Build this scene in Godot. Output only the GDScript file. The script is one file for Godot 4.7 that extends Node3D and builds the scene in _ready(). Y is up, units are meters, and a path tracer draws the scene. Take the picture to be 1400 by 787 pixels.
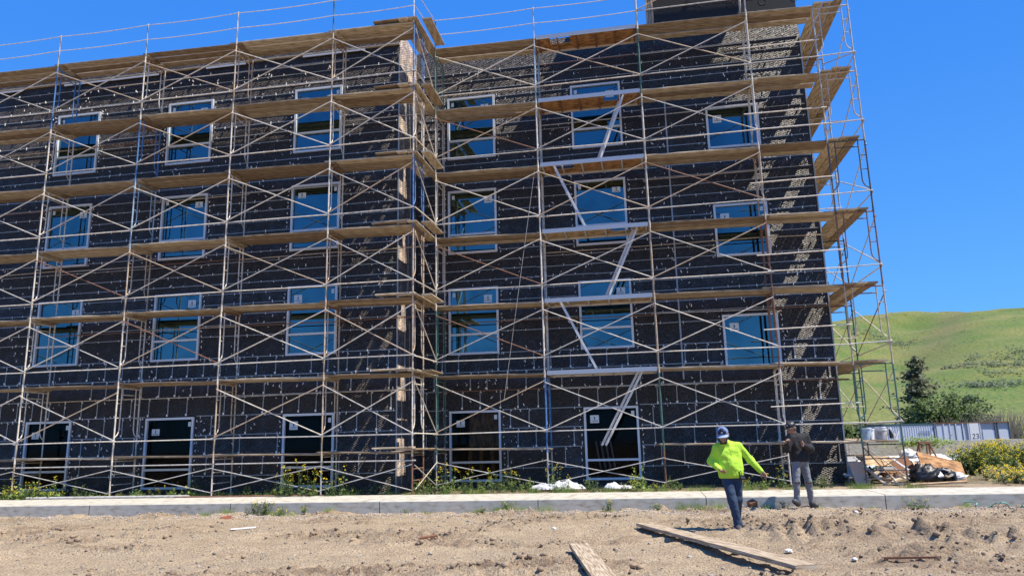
extends Node3D
# A four-storey building under construction behind scaffolding, two workers on the dirt in front.

const A := 0.1751                                # the facade is turned this much towards the camera at its right end
const ORG := Vector3(-2.2085, 0.0, -20.998)      # foot of the first right-wing post; facade axes start here
const LV := [0.25, 1.25, 3.27, 5.295, 7.32, 9.345, 11.37, 13.43, 15.455, 17.48]   # ground, then the seven decks
const DEPTH := 0.95                              # width of a scaffold frame
var FB := Basis(Vector3.UP, -A)
var M := {}
var rng := RandomNumberGenerator.new()
var nz := FastNoiseLite.new()


# ---------------------------------------------------------------- mesh builder
class MB:
	var v := PackedVector3Array()
	var n := PackedVector3Array()
	var uv := PackedVector2Array()
	var c := PackedColorArray()
	var ix := PackedInt32Array()
	var tint := Color.WHITE
	func vert(p: Vector3, nn: Vector3, u: Vector2) -> int:
		v.append(p); n.append(nn); uv.append(u); c.append(tint)
		return v.size() - 1
	func quad(a: Vector3, b: Vector3, d: Vector3, e: Vector3, u0 := Vector2(0, 0), u1 := Vector2(1, 1)) -> void:   # counter-clockwise seen from outside
		var nn := (b - a).cross(e - a).normalized()
		var i := vert(a, nn, u0)
		vert(b, nn, Vector2(u1.x, u0.y)); vert(d, nn, u1); vert(e, nn, Vector2(u0.x, u1.y))
		ix.append_array(PackedInt32Array([i, i + 2, i + 1, i, i + 3, i + 2]))
	func tri(a: Vector3, b: Vector3, d: Vector3) -> void:
		var nn := (b - a).cross(d - a).normalized()
		var i := vert(a, nn, Vector2(0, 0))
		vert(b, nn, Vector2(1, 0)); vert(d, nn, Vector2(0, 1))
		ix.append_array(PackedInt32Array([i, i + 2, i + 1]))
	func box(ce: Vector3, s: Vector3, bs := Basis()) -> void:
		var h := s * 0.5
		for k in 3:
			var a := Vector3.ZERO; a[k] = 1.0
			var b := Vector3.ZERO; b[(k + 1) % 3] = 1.0
			var d := Vector3.ZERO; d[(k + 2) % 3] = 1.0
			var lb: float = s[(k + 1) % 3]
			var ld: float = s[(k + 2) % 3]
			for sg in [1.0, -1.0]:
				var o: Vector3 = a * h[k] * sg
				var pb: Vector3 = b * h[(k + 1) % 3]
				var pd: Vector3 = d * h[(k + 2) % 3] * sg
				var p := [o - pb - pd, o + pb - pd, o + pb + pd, o - pb + pd]
				var swap := ld > lb
				var us := [Vector2(0, 0), Vector2(lb, 0), Vector2(lb, ld), Vector2(0, ld)]
				var nn: Vector3 = (bs * (a * sg)).normalized()
				var i := v.size()
				for q in 4:
					var u: Vector2 = us[q]
					vert(ce + bs * p[q], nn, Vector2(u.y, u.x) if swap else u)
				ix.append_array(PackedInt32Array([i, i + 2, i + 1, i, i + 3, i + 2]))
	func tube(a: Vector3, b: Vector3, r: float, k := 6, r2 := -1.0) -> void:
		var d := (b - a).normalized()
		var s := d.cross(Vector3.UP if absf(d.y) < 0.9 else Vector3.RIGHT).normalized()
		var t := s.cross(d)
		if r2 < 0.0: r2 = r
		var i := v.size()
		var l := a.distance_to(b)
		for j in k + 1:
			var an := TAU * j / k
			var nn := s * cos(an) + t * sin(an)
			vert(a + nn * r, nn, Vector2(0, float(j) / k * 0.3)); vert(b + nn * r2, nn, Vector2(l, float(j) / k * 0.3))
		for j in k:
			var q := i + 2 * j
			ix.append_array(PackedInt32Array([q, q + 3, q + 1, q, q + 2, q + 3]))
		for e in 2:
			var ce := vert(b if e else a, d if e else -d, Vector2.ZERO)
			var rr := r2 if e else r
			var f := v.size()
			for j in k:
				var an := TAU * j / k
				vert((b if e else a) + (s * cos(an) + t * sin(an)) * rr, d if e else -d, Vector2.ZERO)
			for j in k:
				var p1 := f + j
				var p2 := f + (j + 1) % k
				if e: ix.append_array(PackedInt32Array([ce, p1, p2]))
				else: ix.append_array(PackedInt32Array([ce, p2, p1]))
	func path(pts: Array, r: float, k := 6) -> void:
		for i in pts.size() - 1:
			tube(pts[i], pts[i + 1], r, k)
	func mesh(colors := false) -> ArrayMesh:
		var ar := []
		ar.resize(Mesh.ARRAY_MAX)
		ar[Mesh.ARRAY_VERTEX] = v; ar[Mesh.ARRAY_NORMAL] = n; ar[Mesh.ARRAY_TEX_UV] = uv; ar[Mesh.ARRAY_INDEX] = ix
		if colors: ar[Mesh.ARRAY_COLOR] = c
		var m := ArrayMesh.new()
		m.add_surface_from_arrays(Mesh.PRIMITIVE_TRIANGLES, ar)
		return m


# ---------------------------------------------------------------- scene helpers
func W(x: float, y: float, z: float) -> Vector3:         # facade axes (along, up, outward) to the world
	return ORG + FB * Vector3(x, y, z)

func meta(o: Node, label: String, cat: String, group := "", kind := "") -> void:
	if label: o.set_meta("label", label)
	if cat: o.set_meta("category", cat)
	if group: o.set_meta("group", group)
	if kind: o.set_meta("kind", kind)

func thing(nm: String, label: String, cat: String, tr := Transform3D(), group := "") -> Node3D:
	var o := Node3D.new()
	o.name = nm
	add_child(o, true)
	o.transform = tr
	meta(o, label, cat, group)
	return o

func part(nm: String, me: Mesh, mat: Material, parent: Node, tr := Transform3D()) -> MeshInstance3D:
	var o := MeshInstance3D.new()
	o.name = nm
	o.mesh = me
	o.material_override = mat
	o.transform = tr
	parent.add_child(o, true)
	return o

func sub(nm: String, parent: Node, tr := Transform3D()) -> Node3D:
	var o := Node3D.new()
	o.name = nm
	o.transform = tr
	parent.add_child(o, true)
	return o

func many(nm: String, me: Mesh, mat: Material, trs: Array, parent: Node, cols := []) -> MultiMeshInstance3D:
	var mm := MultiMesh.new()
	mm.transform_format = MultiMesh.TRANSFORM_3D
	mm.use_colors = cols.size() > 0
	mm.mesh = me
	mm.instance_count = trs.size()
	for i in trs.size():
		mm.set_instance_transform(i, trs[i])
		if cols.size(): mm.set_instance_color(i, cols[i])
	var o := MultiMeshInstance3D.new()
	o.name = nm
	o.multimesh = mm
	o.material_override = mat
	parent.add_child(o, true)
	o.set_meta("kind", "stuff")
	return o

func lin(r: float, g: float, b: float) -> Color:
	return Color(r, g, b).linear_to_srgb()

func mat(c: Color, rough := 0.8, metal := 0.0) -> StandardMaterial3D:
	var m := StandardMaterial3D.new()
	m.albedo_color = c
	m.roughness = rough
	m.metallic = metal
	return m

func noise_tex(freq: float, stops: Array, size := 512, normal := false, strength := 4.0, type := FastNoiseLite.TYPE_SIMPLEX_SMOOTH, sd := 1) -> NoiseTexture2D:
	var f := FastNoiseLite.new()
	f.noise_type = type
	f.frequency = freq
	f.fractal_octaves = 5
	f.seed = sd
	var t := NoiseTexture2D.new()
	t.width = size; t.height = size
	t.seamless = true
	t.noise = f
	if normal:
		t.as_normal_map = true
		t.bump_strength = strength
	elif stops.size():
		var g := Gradient.new()
		var off := PackedFloat32Array()
		var cs := PackedColorArray()
		for s in stops:
			off.append(s[0]); cs.append(s[1])
		g.offsets = off; g.colors = cs
		t.color_ramp = g
	return t

func rnd(a: float, b: float) -> float:
	return rng.randf_range(a, b)

func ss(a: float, b: float, x: float) -> float:
	var t := clampf((x - a) / (b - a), 0.0, 1.0)
	return t * t * (3.0 - 2.0 * t)

func rz(a: float) -> Basis: return Basis(Vector3.BACK, a)
func ry(a: float) -> Basis: return Basis(Vector3.UP, a)
func rx(a: float) -> Basis: return Basis(Vector3.RIGHT, a)


# ================================================================ the scene
func _ready() -> void:
	rng.seed = 7
	nz.seed = 3
	nz.frequency = 1.0
	nz.fractal_octaves = 3
	# camera
	var cam := Camera3D.new()
	cam.name = "camera"
	cam.position = Vector3(0, 1.55, 0)
	cam.rotation = Vector3(0.20224, 0.0, -0.02398)
	cam.fov = rad_to_deg(2.0 * atan(393.5 / 1010.0))
	cam.near = 0.1
	cam.far = 4000.0
	add_child(cam)
	# sky, exposure
	var sm := ProceduralSkyMaterial.new()
	sm.sky_top_color = Color(0.18, 0.45, 0.81)
	sm.sky_horizon_color = Color(0.43, 0.70, 0.93)
	sm.sky_curve = 0.16
	sm.ground_bottom_color = Color(0.45, 0.40, 0.32)
	sm.ground_horizon_color = Color(0.55, 0.55, 0.50)
	sm.sun_angle_max = 0.0
	var sky := Sky.new()
	sky.sky_material = sm
	var env := Environment.new()
	env.background_mode = Environment.BG_SKY
	env.sky = sky
	env.tonemap_mode = Environment.TONE_MAPPER_LINEAR
	env.tonemap_exposure = 1.45
	env.sdfgi_enabled = true
	env.ssao_enabled = true
	env.ssil_enabled = true
	var we := WorldEnvironment.new()
	we.name = "world_environment"
	we.environment = env
	add_child(we)
	# sun: high on the right, almost in the plane of the facade
	var sun := DirectionalLight3D.new()
	sun.name = "sun"
	sun.light_energy = 1.6
	sun.light_color = Color(1.0, 0.965, 0.90)
	sun.light_angular_distance = 0.5
	sun.shadow_enabled = true
	var sd: Vector3 = FB * Vector3(0.50, 0.86, 0.10).normalized()
	sun.basis = Basis.looking_at(-sd)
	add_child(sun)

	materials()
	ground()
	hill()
	pavement()
	building()
	scaffolds()
	planks()
	stair_bay()
	background()
	debris()
	weeds()
	ground_things()
	people()


# ---------------------------------------------------------------- materials
func materials() -> void:
	# tube paints, worn
	var worn := noise_tex(0.02, [[0.0, Color(0.62, 0.48, 0.38)], [0.36, Color(0.92, 0.89, 0.85)], [1.0, Color(1, 1, 1)]], 256)
	for p in [["cream", lin(0.80, 0.765, 0.69)], ["tan", lin(0.62, 0.51, 0.39)], ["rust", lin(0.27, 0.14, 0.09)], ["blue", lin(0.09, 0.25, 0.58)],
			["pale_blue", lin(0.38, 0.54, 0.70)], ["green", lin(0.10, 0.21, 0.19)], ["zinc", lin(0.58, 0.585, 0.58)], ["dark", lin(0.10, 0.10, 0.11)]]:
		var m := mat(p[1], 0.55)
		m.albedo_texture = worn
		m.uv1_triplanar = true
		m.uv1_world_triplanar = true
		m.uv1_scale = Vector3(1.1, 1.1, 1.1)
		M[p[0]] = m
	M.rail = M.cream
	# weathered planks, three tones
	var grain := noise_tex(0.012, [[0.0, Color(0.50, 0.43, 0.36)], [0.35, Color(0.78, 0.71, 0.62)], [0.6, Color(0.93, 0.89, 0.82)], [1.0, Color(1, 1, 1)]], 512)
	var k := 0
	for c in [lin(0.55, 0.49, 0.41), lin(0.43, 0.365, 0.285), lin(0.68, 0.625, 0.53), lin(0.33, 0.265, 0.20)]:
		var m := mat(c, 0.85)
		m.albedo_texture = grain
		m.uv1_scale = Vector3(0.35, 5.0, 1.0)
		m.uv1_offset = Vector3(0.13 * k, 0.31 * k, 0)
		M["wood%d" % k] = m
		k += 1
	# metal lath over black building paper
	M.wall = lath_material(0.18)
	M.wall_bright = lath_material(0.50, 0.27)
	M.paper = mat(lin(0.009, 0.009, 0.011), 0.6)
	M.rod = mat(lin(0.34, 0.37, 0.39), 0.5)
	M.clip = mat(lin(0.90, 0.87, 0.81), 0.6)
	M.print = mat(lin(0.034, 0.034, 0.038), 0.8)
	M.frame = mat(lin(0.70, 0.73, 0.76), 0.45)
	M.glass = mat(lin(0.115, 0.20, 0.225), 0.03, 1.0)
	M.glass.albedo_texture = noise_tex(0.006, [[0.0, Color(0.80, 0.82, 0.84)], [0.5, Color(0.95, 0.95, 0.95)], [1.0, Color(1, 1, 1)]], 256)
	M.glass.normal_enabled = true
	M.glass.normal_texture = noise_tex(0.004, [], 256, true, 0.7, FastNoiseLite.TYPE_SIMPLEX_SMOOTH, 21)
	M.glass.normal_scale = 0.25
	M.glass.uv1_triplanar = true
	M.glass.uv1_world_triplanar = true
	M.glass.uv1_scale = Vector3(0.35, 0.35, 0.35)
	var clear := mat(Color(0.012, 0.02, 0.025, 0.35), 0.04)
	clear.metallic_specular = 0.18
	clear.transparency = BaseMaterial3D.TRANSPARENCY_ALPHA
	M.clear = clear
	M.sticker = mat(lin(0.70, 0.74, 0.72), 0.7)
	M.sticker_print = mat(lin(0.10, 0.16, 0.22), 0.7)
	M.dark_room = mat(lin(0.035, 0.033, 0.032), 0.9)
	M.trim = mat(lin(0.55, 0.56, 0.57), 0.5)
	M.black = mat(lin(0.012, 0.012, 0.014), 0.45)
	M.alu = mat(lin(0.62, 0.61, 0.59), 0.45, 0.15)
	var ply := mat(lin(0.52, 0.30, 0.14), 0.8)
	ply.albedo_texture = grain
	ply.uv1_scale = Vector3(0.5, 1.2, 1)
	M.ply = ply
	var ply2 := mat(lin(0.62, 0.49, 0.33), 0.8)
	ply2.albedo_texture = grain
	ply2.uv1_scale = Vector3(0.5, 1.2, 1)
	M.ply_pale = ply2
	# concrete
	var con := mat(lin(0.56, 0.535, 0.46), 0.9)
	con.albedo_texture = noise_tex(0.03, [[0.0, Color(0.70, 0.66, 0.60)], [0.3, Color(0.90, 0.88, 0.85)], [0.55, Color(0.97, 0.965, 0.95)], [1.0, Color(1, 1, 1)]], 512)
	con.uv1_triplanar = true
	con.uv1_world_triplanar = true
	con.uv1_scale = Vector3(0.21, 0.5, 0.21)
	M.concrete = con
	# dirt
	var di := mat(Color.WHITE, 0.95)
	di.vertex_color_use_as_albedo = true
	di.albedo_texture = noise_tex(0.045, [[0.0, Color(0.36, 0.33, 0.30)], [0.38, Color(0.80, 0.77, 0.73)], [0.6, Color(0.95, 0.94, 0.92)], [1.0, Color(1, 1, 1)]], 1024)
	di.normal_enabled = true
	di.normal_texture = noise_tex(0.06, [], 1024, true, 7.0, FastNoiseLite.TYPE_SIMPLEX, 5)
	di.normal_scale = 1.2
	di.uv1_triplanar = true
	di.uv1_world_triplanar = true
	di.uv1_scale = Vector3(0.55, 0.55, 0.55)
	M.dirt = di
	var st := mat(lin(0.52, 0.47, 0.40), 0.9)
	st.vertex_color_use_as_albedo = true
	st.albedo_color = Color.WHITE
	M.stone = st
	# grass hill
	var gr := mat(lin(0.155, 0.185, 0.052), 0.95)
	gr.albedo_texture = noise_tex(0.02, [[0.0, Color(0.45, 0.48, 0.42)], [0.4, Color(0.78, 0.84, 0.72)], [0.62, Color(1, 0.98, 0.92)], [1.0, Color(1.0, 0.80, 0.80)]], 1024)
	gr.uv1_triplanar = true
	gr.uv1_world_triplanar = true
	gr.uv1_scale = Vector3(0.04, 0.06, 0.04)
	gr.vertex_color_use_as_albedo = true
	gr.albedo_color = Color.WHITE
	M.grass_hill = gr
	for p in [["leaf", lin(0.075, 0.115, 0.030)], ["leaf_light", lin(0.20, 0.27, 0.06)], ["leaf_dark", lin(0.035, 0.062, 0.022)], ["needle", lin(0.10, 0.112, 0.062)], ["sage", lin(0.13, 0.16, 0.10)],
			["straw", lin(0.33, 0.27, 0.15)], ["flower", lin(0.75, 0.60, 0.03)]]:
		var m := mat(p[1], 0.75)
		m.backlight_enabled = true
		m.backlight = p[1]
		M[p[0]] = m
	M.bark = mat(lin(0.12, 0.09, 0.065), 0.95)
	M.twig = mat(lin(0.27, 0.235, 0.185), 0.95)
	M.white_paint = mat(lin(0.62, 0.66, 0.72), 0.5)
	M.grey_paint = mat(lin(0.40, 0.44, 0.48), 0.6)
	M.bag = mat(lin(0.010, 0.010, 0.012), 0.45)
	M.white = mat(lin(0.80, 0.79, 0.77), 0.6)
	var pl := mat(lin(0.78, 0.78, 0.77), 0.25)
	pl.backlight_enabled = true
	pl.backlight = lin(0.4, 0.4, 0.4)
	M.plastic = pl
	M.brown = mat(lin(0.22, 0.10, 0.05), 0.85)

func lath_material(strand: float, cover := 0.14) -> StandardMaterial3D:
	var wd := 1024
	var ht := 512                                   # 2 m by 1 m
	var im := Image.create(wd, ht, false, Image.FORMAT_RGB8)
	var bump := Image.create(wd, ht, false, Image.FORMAT_RGB8)
	var f := FastNoiseLite.new()
	f.frequency = 0.02
	f.fractal_octaves = 3
	var ns := f.get_seamless_image(wd, ht)
	f.frequency = 0.005
	var ns2 := f.get_seamless_image(wd, ht)
	var dx := 1024.0 / 16.0                         # diamond 83 mm wide
	var dy := 512.0 / 16.0                          # 42 mm high
	for y in ht:
		for x in wd:
			var s := ns.get_pixel(x, y).r
			var u := x / dx + (s - 0.5) * 0.5
			var w := y / dy + (s - 0.5) * 0.35
			var d: float = minf(absf(fposmod(u + w, 1.0) - 0.5), absf(fposmod(u - w, 1.0) - 0.5))
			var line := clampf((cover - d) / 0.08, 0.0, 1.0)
			var base := 0.0045 + 0.003 * (s - 0.3)
			if y % 512 < 3: base = 0.004               # lap of the paper
			var s2 := clampf((ns2.get_pixel(x, y).r - 0.2) * 1.6, 0.0, 1.0)
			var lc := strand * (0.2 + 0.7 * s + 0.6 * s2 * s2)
			var v := lerpf(base, lc, line)
			im.set_pixel(x, y, lin(v * 1.22, v * 0.97, v * 0.80))
			# the strands of expanded lath are little shelves that face up
			var nn := Vector3((s - 0.5) * 0.8, (s2 - 0.4) * 0.3, 1.0).lerp(Vector3(0.45 + (s - 0.5), 1.35, 1.0), line).normalized()
			bump.set_pixel(x, y, Color(nn.x * 0.5 + 0.5, nn.y * 0.5 + 0.5, nn.z * 0.5 + 0.5))
	var m := mat(Color.WHITE, 0.6)
	m.albedo_texture = ImageTexture.create_from_image(im)
	m.normal_enabled = true
	m.normal_texture = ImageTexture.create_from_image(bump)
	m.normal_scale = 1.0
	m.uv1_scale = Vector3(0.5, 1.0, 1.0)
	return m


# ---------------------------------------------------------------- the ground
func slab_front(x: float) -> float: return lerpf(4.05, 3.2, clampf((x + 11.0) / 24.0, -0.5, 1.6))
func slab_back(x: float) -> float: return lerpf(2.05, 1.55, clampf((x + 11.0) / 24.0, -0.5, 1.6))

func facade_axes(p: Vector3) -> Vector3:
	return FB.transposed() * (p - ORG)

func dirt_height(p: Vector3) -> float:
	var l := facade_axes(p)
	var behind := ss(slab_front(l.x) - 0.2, slab_front(l.x) - 0.5, l.z)
	var far := ss(24.0, 55.0, -p.z) * ss(8.0, 18.0, p.x)
	var away := ss(30.0, 60.0, absf(p.x)) + ss(30.0, 60.0, absf(p.z))
	var h := nz.get_noise_2d(p.x * 0.35, p.z * 0.35) * 0.05
	if away < 1.0:
		var rough := ss(0.0, 0.35, nz.get_noise_2d(p.x * 0.22 + 40.0, p.z * 0.55))
		rough = maxf(rough, 0.25)
		h += nz.get_noise_2d(p.x * 2.3, p.z * 2.9 + 9.0) * 0.07 * rough
		h += maxf(nz.get_noise_2d(p.x * 6.0, p.z * 6.0 + 90.0), -0.1) * 0.11 * rough
		for q in [-11.55, -13.35]:
			var rd: float = absf(p.z - q - 0.10 * p.x * 0.4 - 0.18 * nz.get_noise_1d(p.x * 0.25 + q))
			if rd < 0.5: h += -0.045 * ss(0.20, 0.08, rd) + 0.035 * ss(0.12, 0.0, absf(rd - 0.27)) * (1.0 + nz.get_noise_2d(p.x * 3.0, p.z * 3.0)) + 0.012 * ss(0.18, 0.1, rd) * sin(p.x * 34.0)
		if p.x > 2.8 and p.z < -8.0 and p.z > -14.0:
			# a churned berm with the tread marks of a tracked machine
			var cz := -12.3 + (p.x - 3.4) * 0.62 + 0.25 * nz.get_noise_1d(p.x * 0.7)
			cz = minf(cz, -9.9)
			var d := absf(p.z - cz)
			var on := ss(2.8, 4.2, p.x)
			var wob := 0.5 + 0.5 * sin(p.x * 22.0 + p.z * 5.0 + 2.0 * nz.get_noise_2d(p.x, p.z))
			h += on * ss(0.85, 0.1, d) * (0.12 + 0.13 * wob * ss(0.8, 0.3, d) * clampf(0.4 + 1.6 * nz.get_noise_2d(p.x * 0.9 + 77.0, p.z), 0.0, 1.0) + 0.15 * nz.get_noise_2d(p.x * 3.0, p.z * 3.0))
			h += 0.12 * ss(0.6, 0.0, p.distance_to(Vector3(4.6, p.y, -12.2)))
	var foot := ss(1.1, 0.1, l.z - slab_front(l.x)) * (1.0 - behind)
	h += foot * (-0.03 + 0.10 * maxf(0.0, nz.get_noise_2d(l.x * 0.55 + 3.0, 4.0)) + 0.05 * nz.get_noise_2d(l.x * 2.2, l.z * 2.0))
	h = lerpf(h, 0.205 + h * 0.3, behind)
	return h - far * 1.15

func ground() -> void:
	var xs := []
	var zs := []
	var x := -1500.0
	while x < 1500.0:
		xs.append(x)
		var g := maxf(maxf(-15.0 - x, x - 14.0), 0.0)
		x += 0.055 + g * 0.16
	var z := -1500.0
	while z < 600.0:
		zs.append(z)
		var g := maxf(maxf(-19.0 - z, z + 7.0), 0.0)
		z += 0.055 + g * 0.16
	var mb := MB.new()
	var nx := xs.size()
	var sand := Color(0.53, 0.42, 0.285)
	var damp := Color(0.20, 0.14, 0.095)
	var grey := Color(0.46, 0.375, 0.265)
	for zz in zs:
		for xx in xs:
			var p := Vector3(xx, 0, zz)
			p.y = dirt_height(p)
			var t := ss(0.0, 0.4, nz.get_noise_2d(xx * 0.22 + 40.0, zz * 0.55)) * 0.55
			t += 0.5 * nz.get_noise_2d(xx * 1.4 + 7.0, zz * 2.6) + 0.12
			if xx > 2.8 and zz > -14.0: t += 0.3 * ss(0.06, 0.2, p.y)
			t += 0.62 * ss(1.5, 5.0, xx) * ss(-14.6, -13.4, zz) * clampf(0.6 + nz.get_noise_2d(xx * 0.6, zz * 1.1 + 31.0), 0.0, 1.0)
			t = clampf(t, 0.0, 0.9)
			var c := sand.lerp(damp, t)
			c = c.lerp(grey, clampf(0.5 + nz.get_noise_2d(xx * 0.3, zz * 0.8 + 200.0), 0.0, 1.0) * 0.7)
			if zz < -19.0: c = c.lerp(Color(0.16, 0.15, 0.07), 0.6)
			mb.v.append(p)
			mb.uv.append(Vector2(xx, zz))
			mb.c.append(c)
	mb.n.resize(mb.v.size())
	var nzs := zs.size()
	for j in nzs:
		for i in nx:
			var a: Vector3 = mb.v[j * nx + maxi(i - 1, 0)]
			var b: Vector3 = mb.v[j * nx + mini(i + 1, nx - 1)]
			var d: Vector3 = mb.v[maxi(j - 1, 0) * nx + i]
			var e: Vector3 = mb.v[mini(j + 1, nzs - 1) * nx + i]
			mb.n[j * nx + i] = (e - d).cross(b - a).normalized()
	for j in nzs - 1:
		for i in nx - 1:
			var q := j * nx + i
			mb.ix.append_array(PackedInt32Array([q, q + 1, q + nx + 1, q, q + nx + 1, q + nx]))
	var o := part("ground", mb.mesh(true), M.dirt, self)
	meta(o, "churned tan dirt lot with tyre ruts and gravel in front of the building", "ground", "", "structure")
	# pebbles and clods
	var sb := MB.new()
	blob_stone(sb)
	var sme := sb.mesh()
	var trs := []
	var cols := []
	for k in 26000:
		var p := Vector3(rnd(-13, 12), 0, 0)
		var band := rng.randf()
		p.z = -lerpf(7.2, 18.0, pow(rng.randf(), 0.8))
		var l := facade_axes(p)
		var keep := 0.45 + 0.9 * nz.get_noise_2d(p.x * 0.5, p.z * 1.2 + 60.0)
		var gravel := 0.0
		if band < 0.45:
			# gravel along the foot of the slab
			l = Vector3(rnd(-10, 13), 0, 0)
			l.z = slab_front(l.x) + absf(rng.randfn(0.0, 0.7)) + 0.05
			p = ORG + FB * l
			p.y = 0
			gravel = 1.0
			keep = 0.55 + nz.get_noise_2d(p.x * 0.4 + 5.0, p.z)
		if l.z < slab_front(l.x) + 0.03 or rng.randf() > keep: continue
		var s := rnd(0.005, 0.014) * (1.0 + 1.8 * pow(rng.randf(), 10.0))
		if gravel > 0.0: s = rnd(0.006, 0.019)
		p.y = dirt_height(p) + s * 0.2
		trs.append(Transform3D(Basis.from_euler(Vector3(rnd(0, 6), rnd(0, 6), rnd(0, 6))).scaled(Vector3(s, s * rnd(0.6, 1), s * rnd(0.7, 1.3))), p))
		var t := rnd(0.25, 0.55) if gravel > 0.0 else rnd(0.12, 0.42)
		cols.append(Color(t * 1.04, t * 0.90, t * 0.74))
	# broken earth: clods heaped where the lot is churned
	for k in 16000:
		var p := Vector3(rnd(-11, 10), 0, -rnd(7.4, 15.5))
		var l := facade_axes(p)
		if l.z < slab_front(l.x) + 0.3: continue
		var churn := ss(0.02, 0.4, nz.get_noise_2d(p.x * 0.22 + 40.0, p.z * 0.55)) * ss(-0.1, 0.25, nz.get_noise_2d(p.x * 1.2, p.z * 2.0 + 300.0))
		p.y = dirt_height(p)
		if p.x > 2.8: churn = maxf(churn, ss(0.05, 0.2, p.y))
		if rng.randf() > churn: continue
		var s := rnd(0.010, 0.026) * (1.0 + 1.5 * pow(rng.randf(), 6.0))
		p.y += s * 0.35
		trs.append(Transform3D(Basis.from_euler(Vector3(rnd(0, 6), rnd(0, 6), rnd(0, 6))).scaled(Vector3(s, s * rnd(0.6, 1), s * rnd(0.7, 1.3))), p))
		var t := rnd(0.12, 0.30)
		cols.append(Color(t * 1.15, t * 0.84, t * 0.56))
	var g := many("gravel", sme, M.stone, trs, self, cols)
	meta(g, "loose pebbles and gravel scattered over the dirt lot", "gravel", "", "stuff")

func blob_stone(mb: MB) -> void:
	var s := SphereMesh.new()
	s.radius = 1.0; s.height = 2.0; s.radial_segments = 7; s.rings = 3
	var ar := s.get_mesh_arrays()
	var vv: PackedVector3Array = ar[Mesh.ARRAY_VERTEX]
	for i in vv.size():
		vv[i] *= 1.0 + 0.5 * nz.get_noise_3dv(vv[i] * 1.1)
	mb.v = vv
	mb.n = ar[Mesh.ARRAY_NORMAL]
	mb.uv = ar[Mesh.ARRAY_TEX_UV]
	mb.ix = ar[Mesh.ARRAY_INDEX]

func hill_height(x: float, z: float) -> float:      # z is metres ahead
	var up := 0.35 * ss(75.0, 335.0, z) + 0.65 * clampf((z - 75.0) / 260.0, 0.0, 1.0)
	var down := 1.0 - ss(420.0, 1100.0, z)
	var ridge := lerpf(45.5, 55.0, ss(60.0, 195.0, x)) + 6.0 * ss(190.0, 330.0, x) + 14.0 * ss(330.0, 600.0, x)
	ridge *= ss(-260.0, 60.0, x)
	# a gully running down to the left of the spur
	var line := 108.0 + (z - 208.0) * 0.60
	var g := (x - line) / 17.0
	var gully := exp(-g * g) * 5.0 * ss(110.0, 230.0, z) * (1.0 - ss(300.0, 335.0, z))
	return up * down * ridge - gully + up * 2.2 * nz.get_noise_2d(x * 0.018, z * 0.018) + up * 0.9 * nz.get_noise_2d(x * 0.07, z * 0.05) - 1.2

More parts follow.
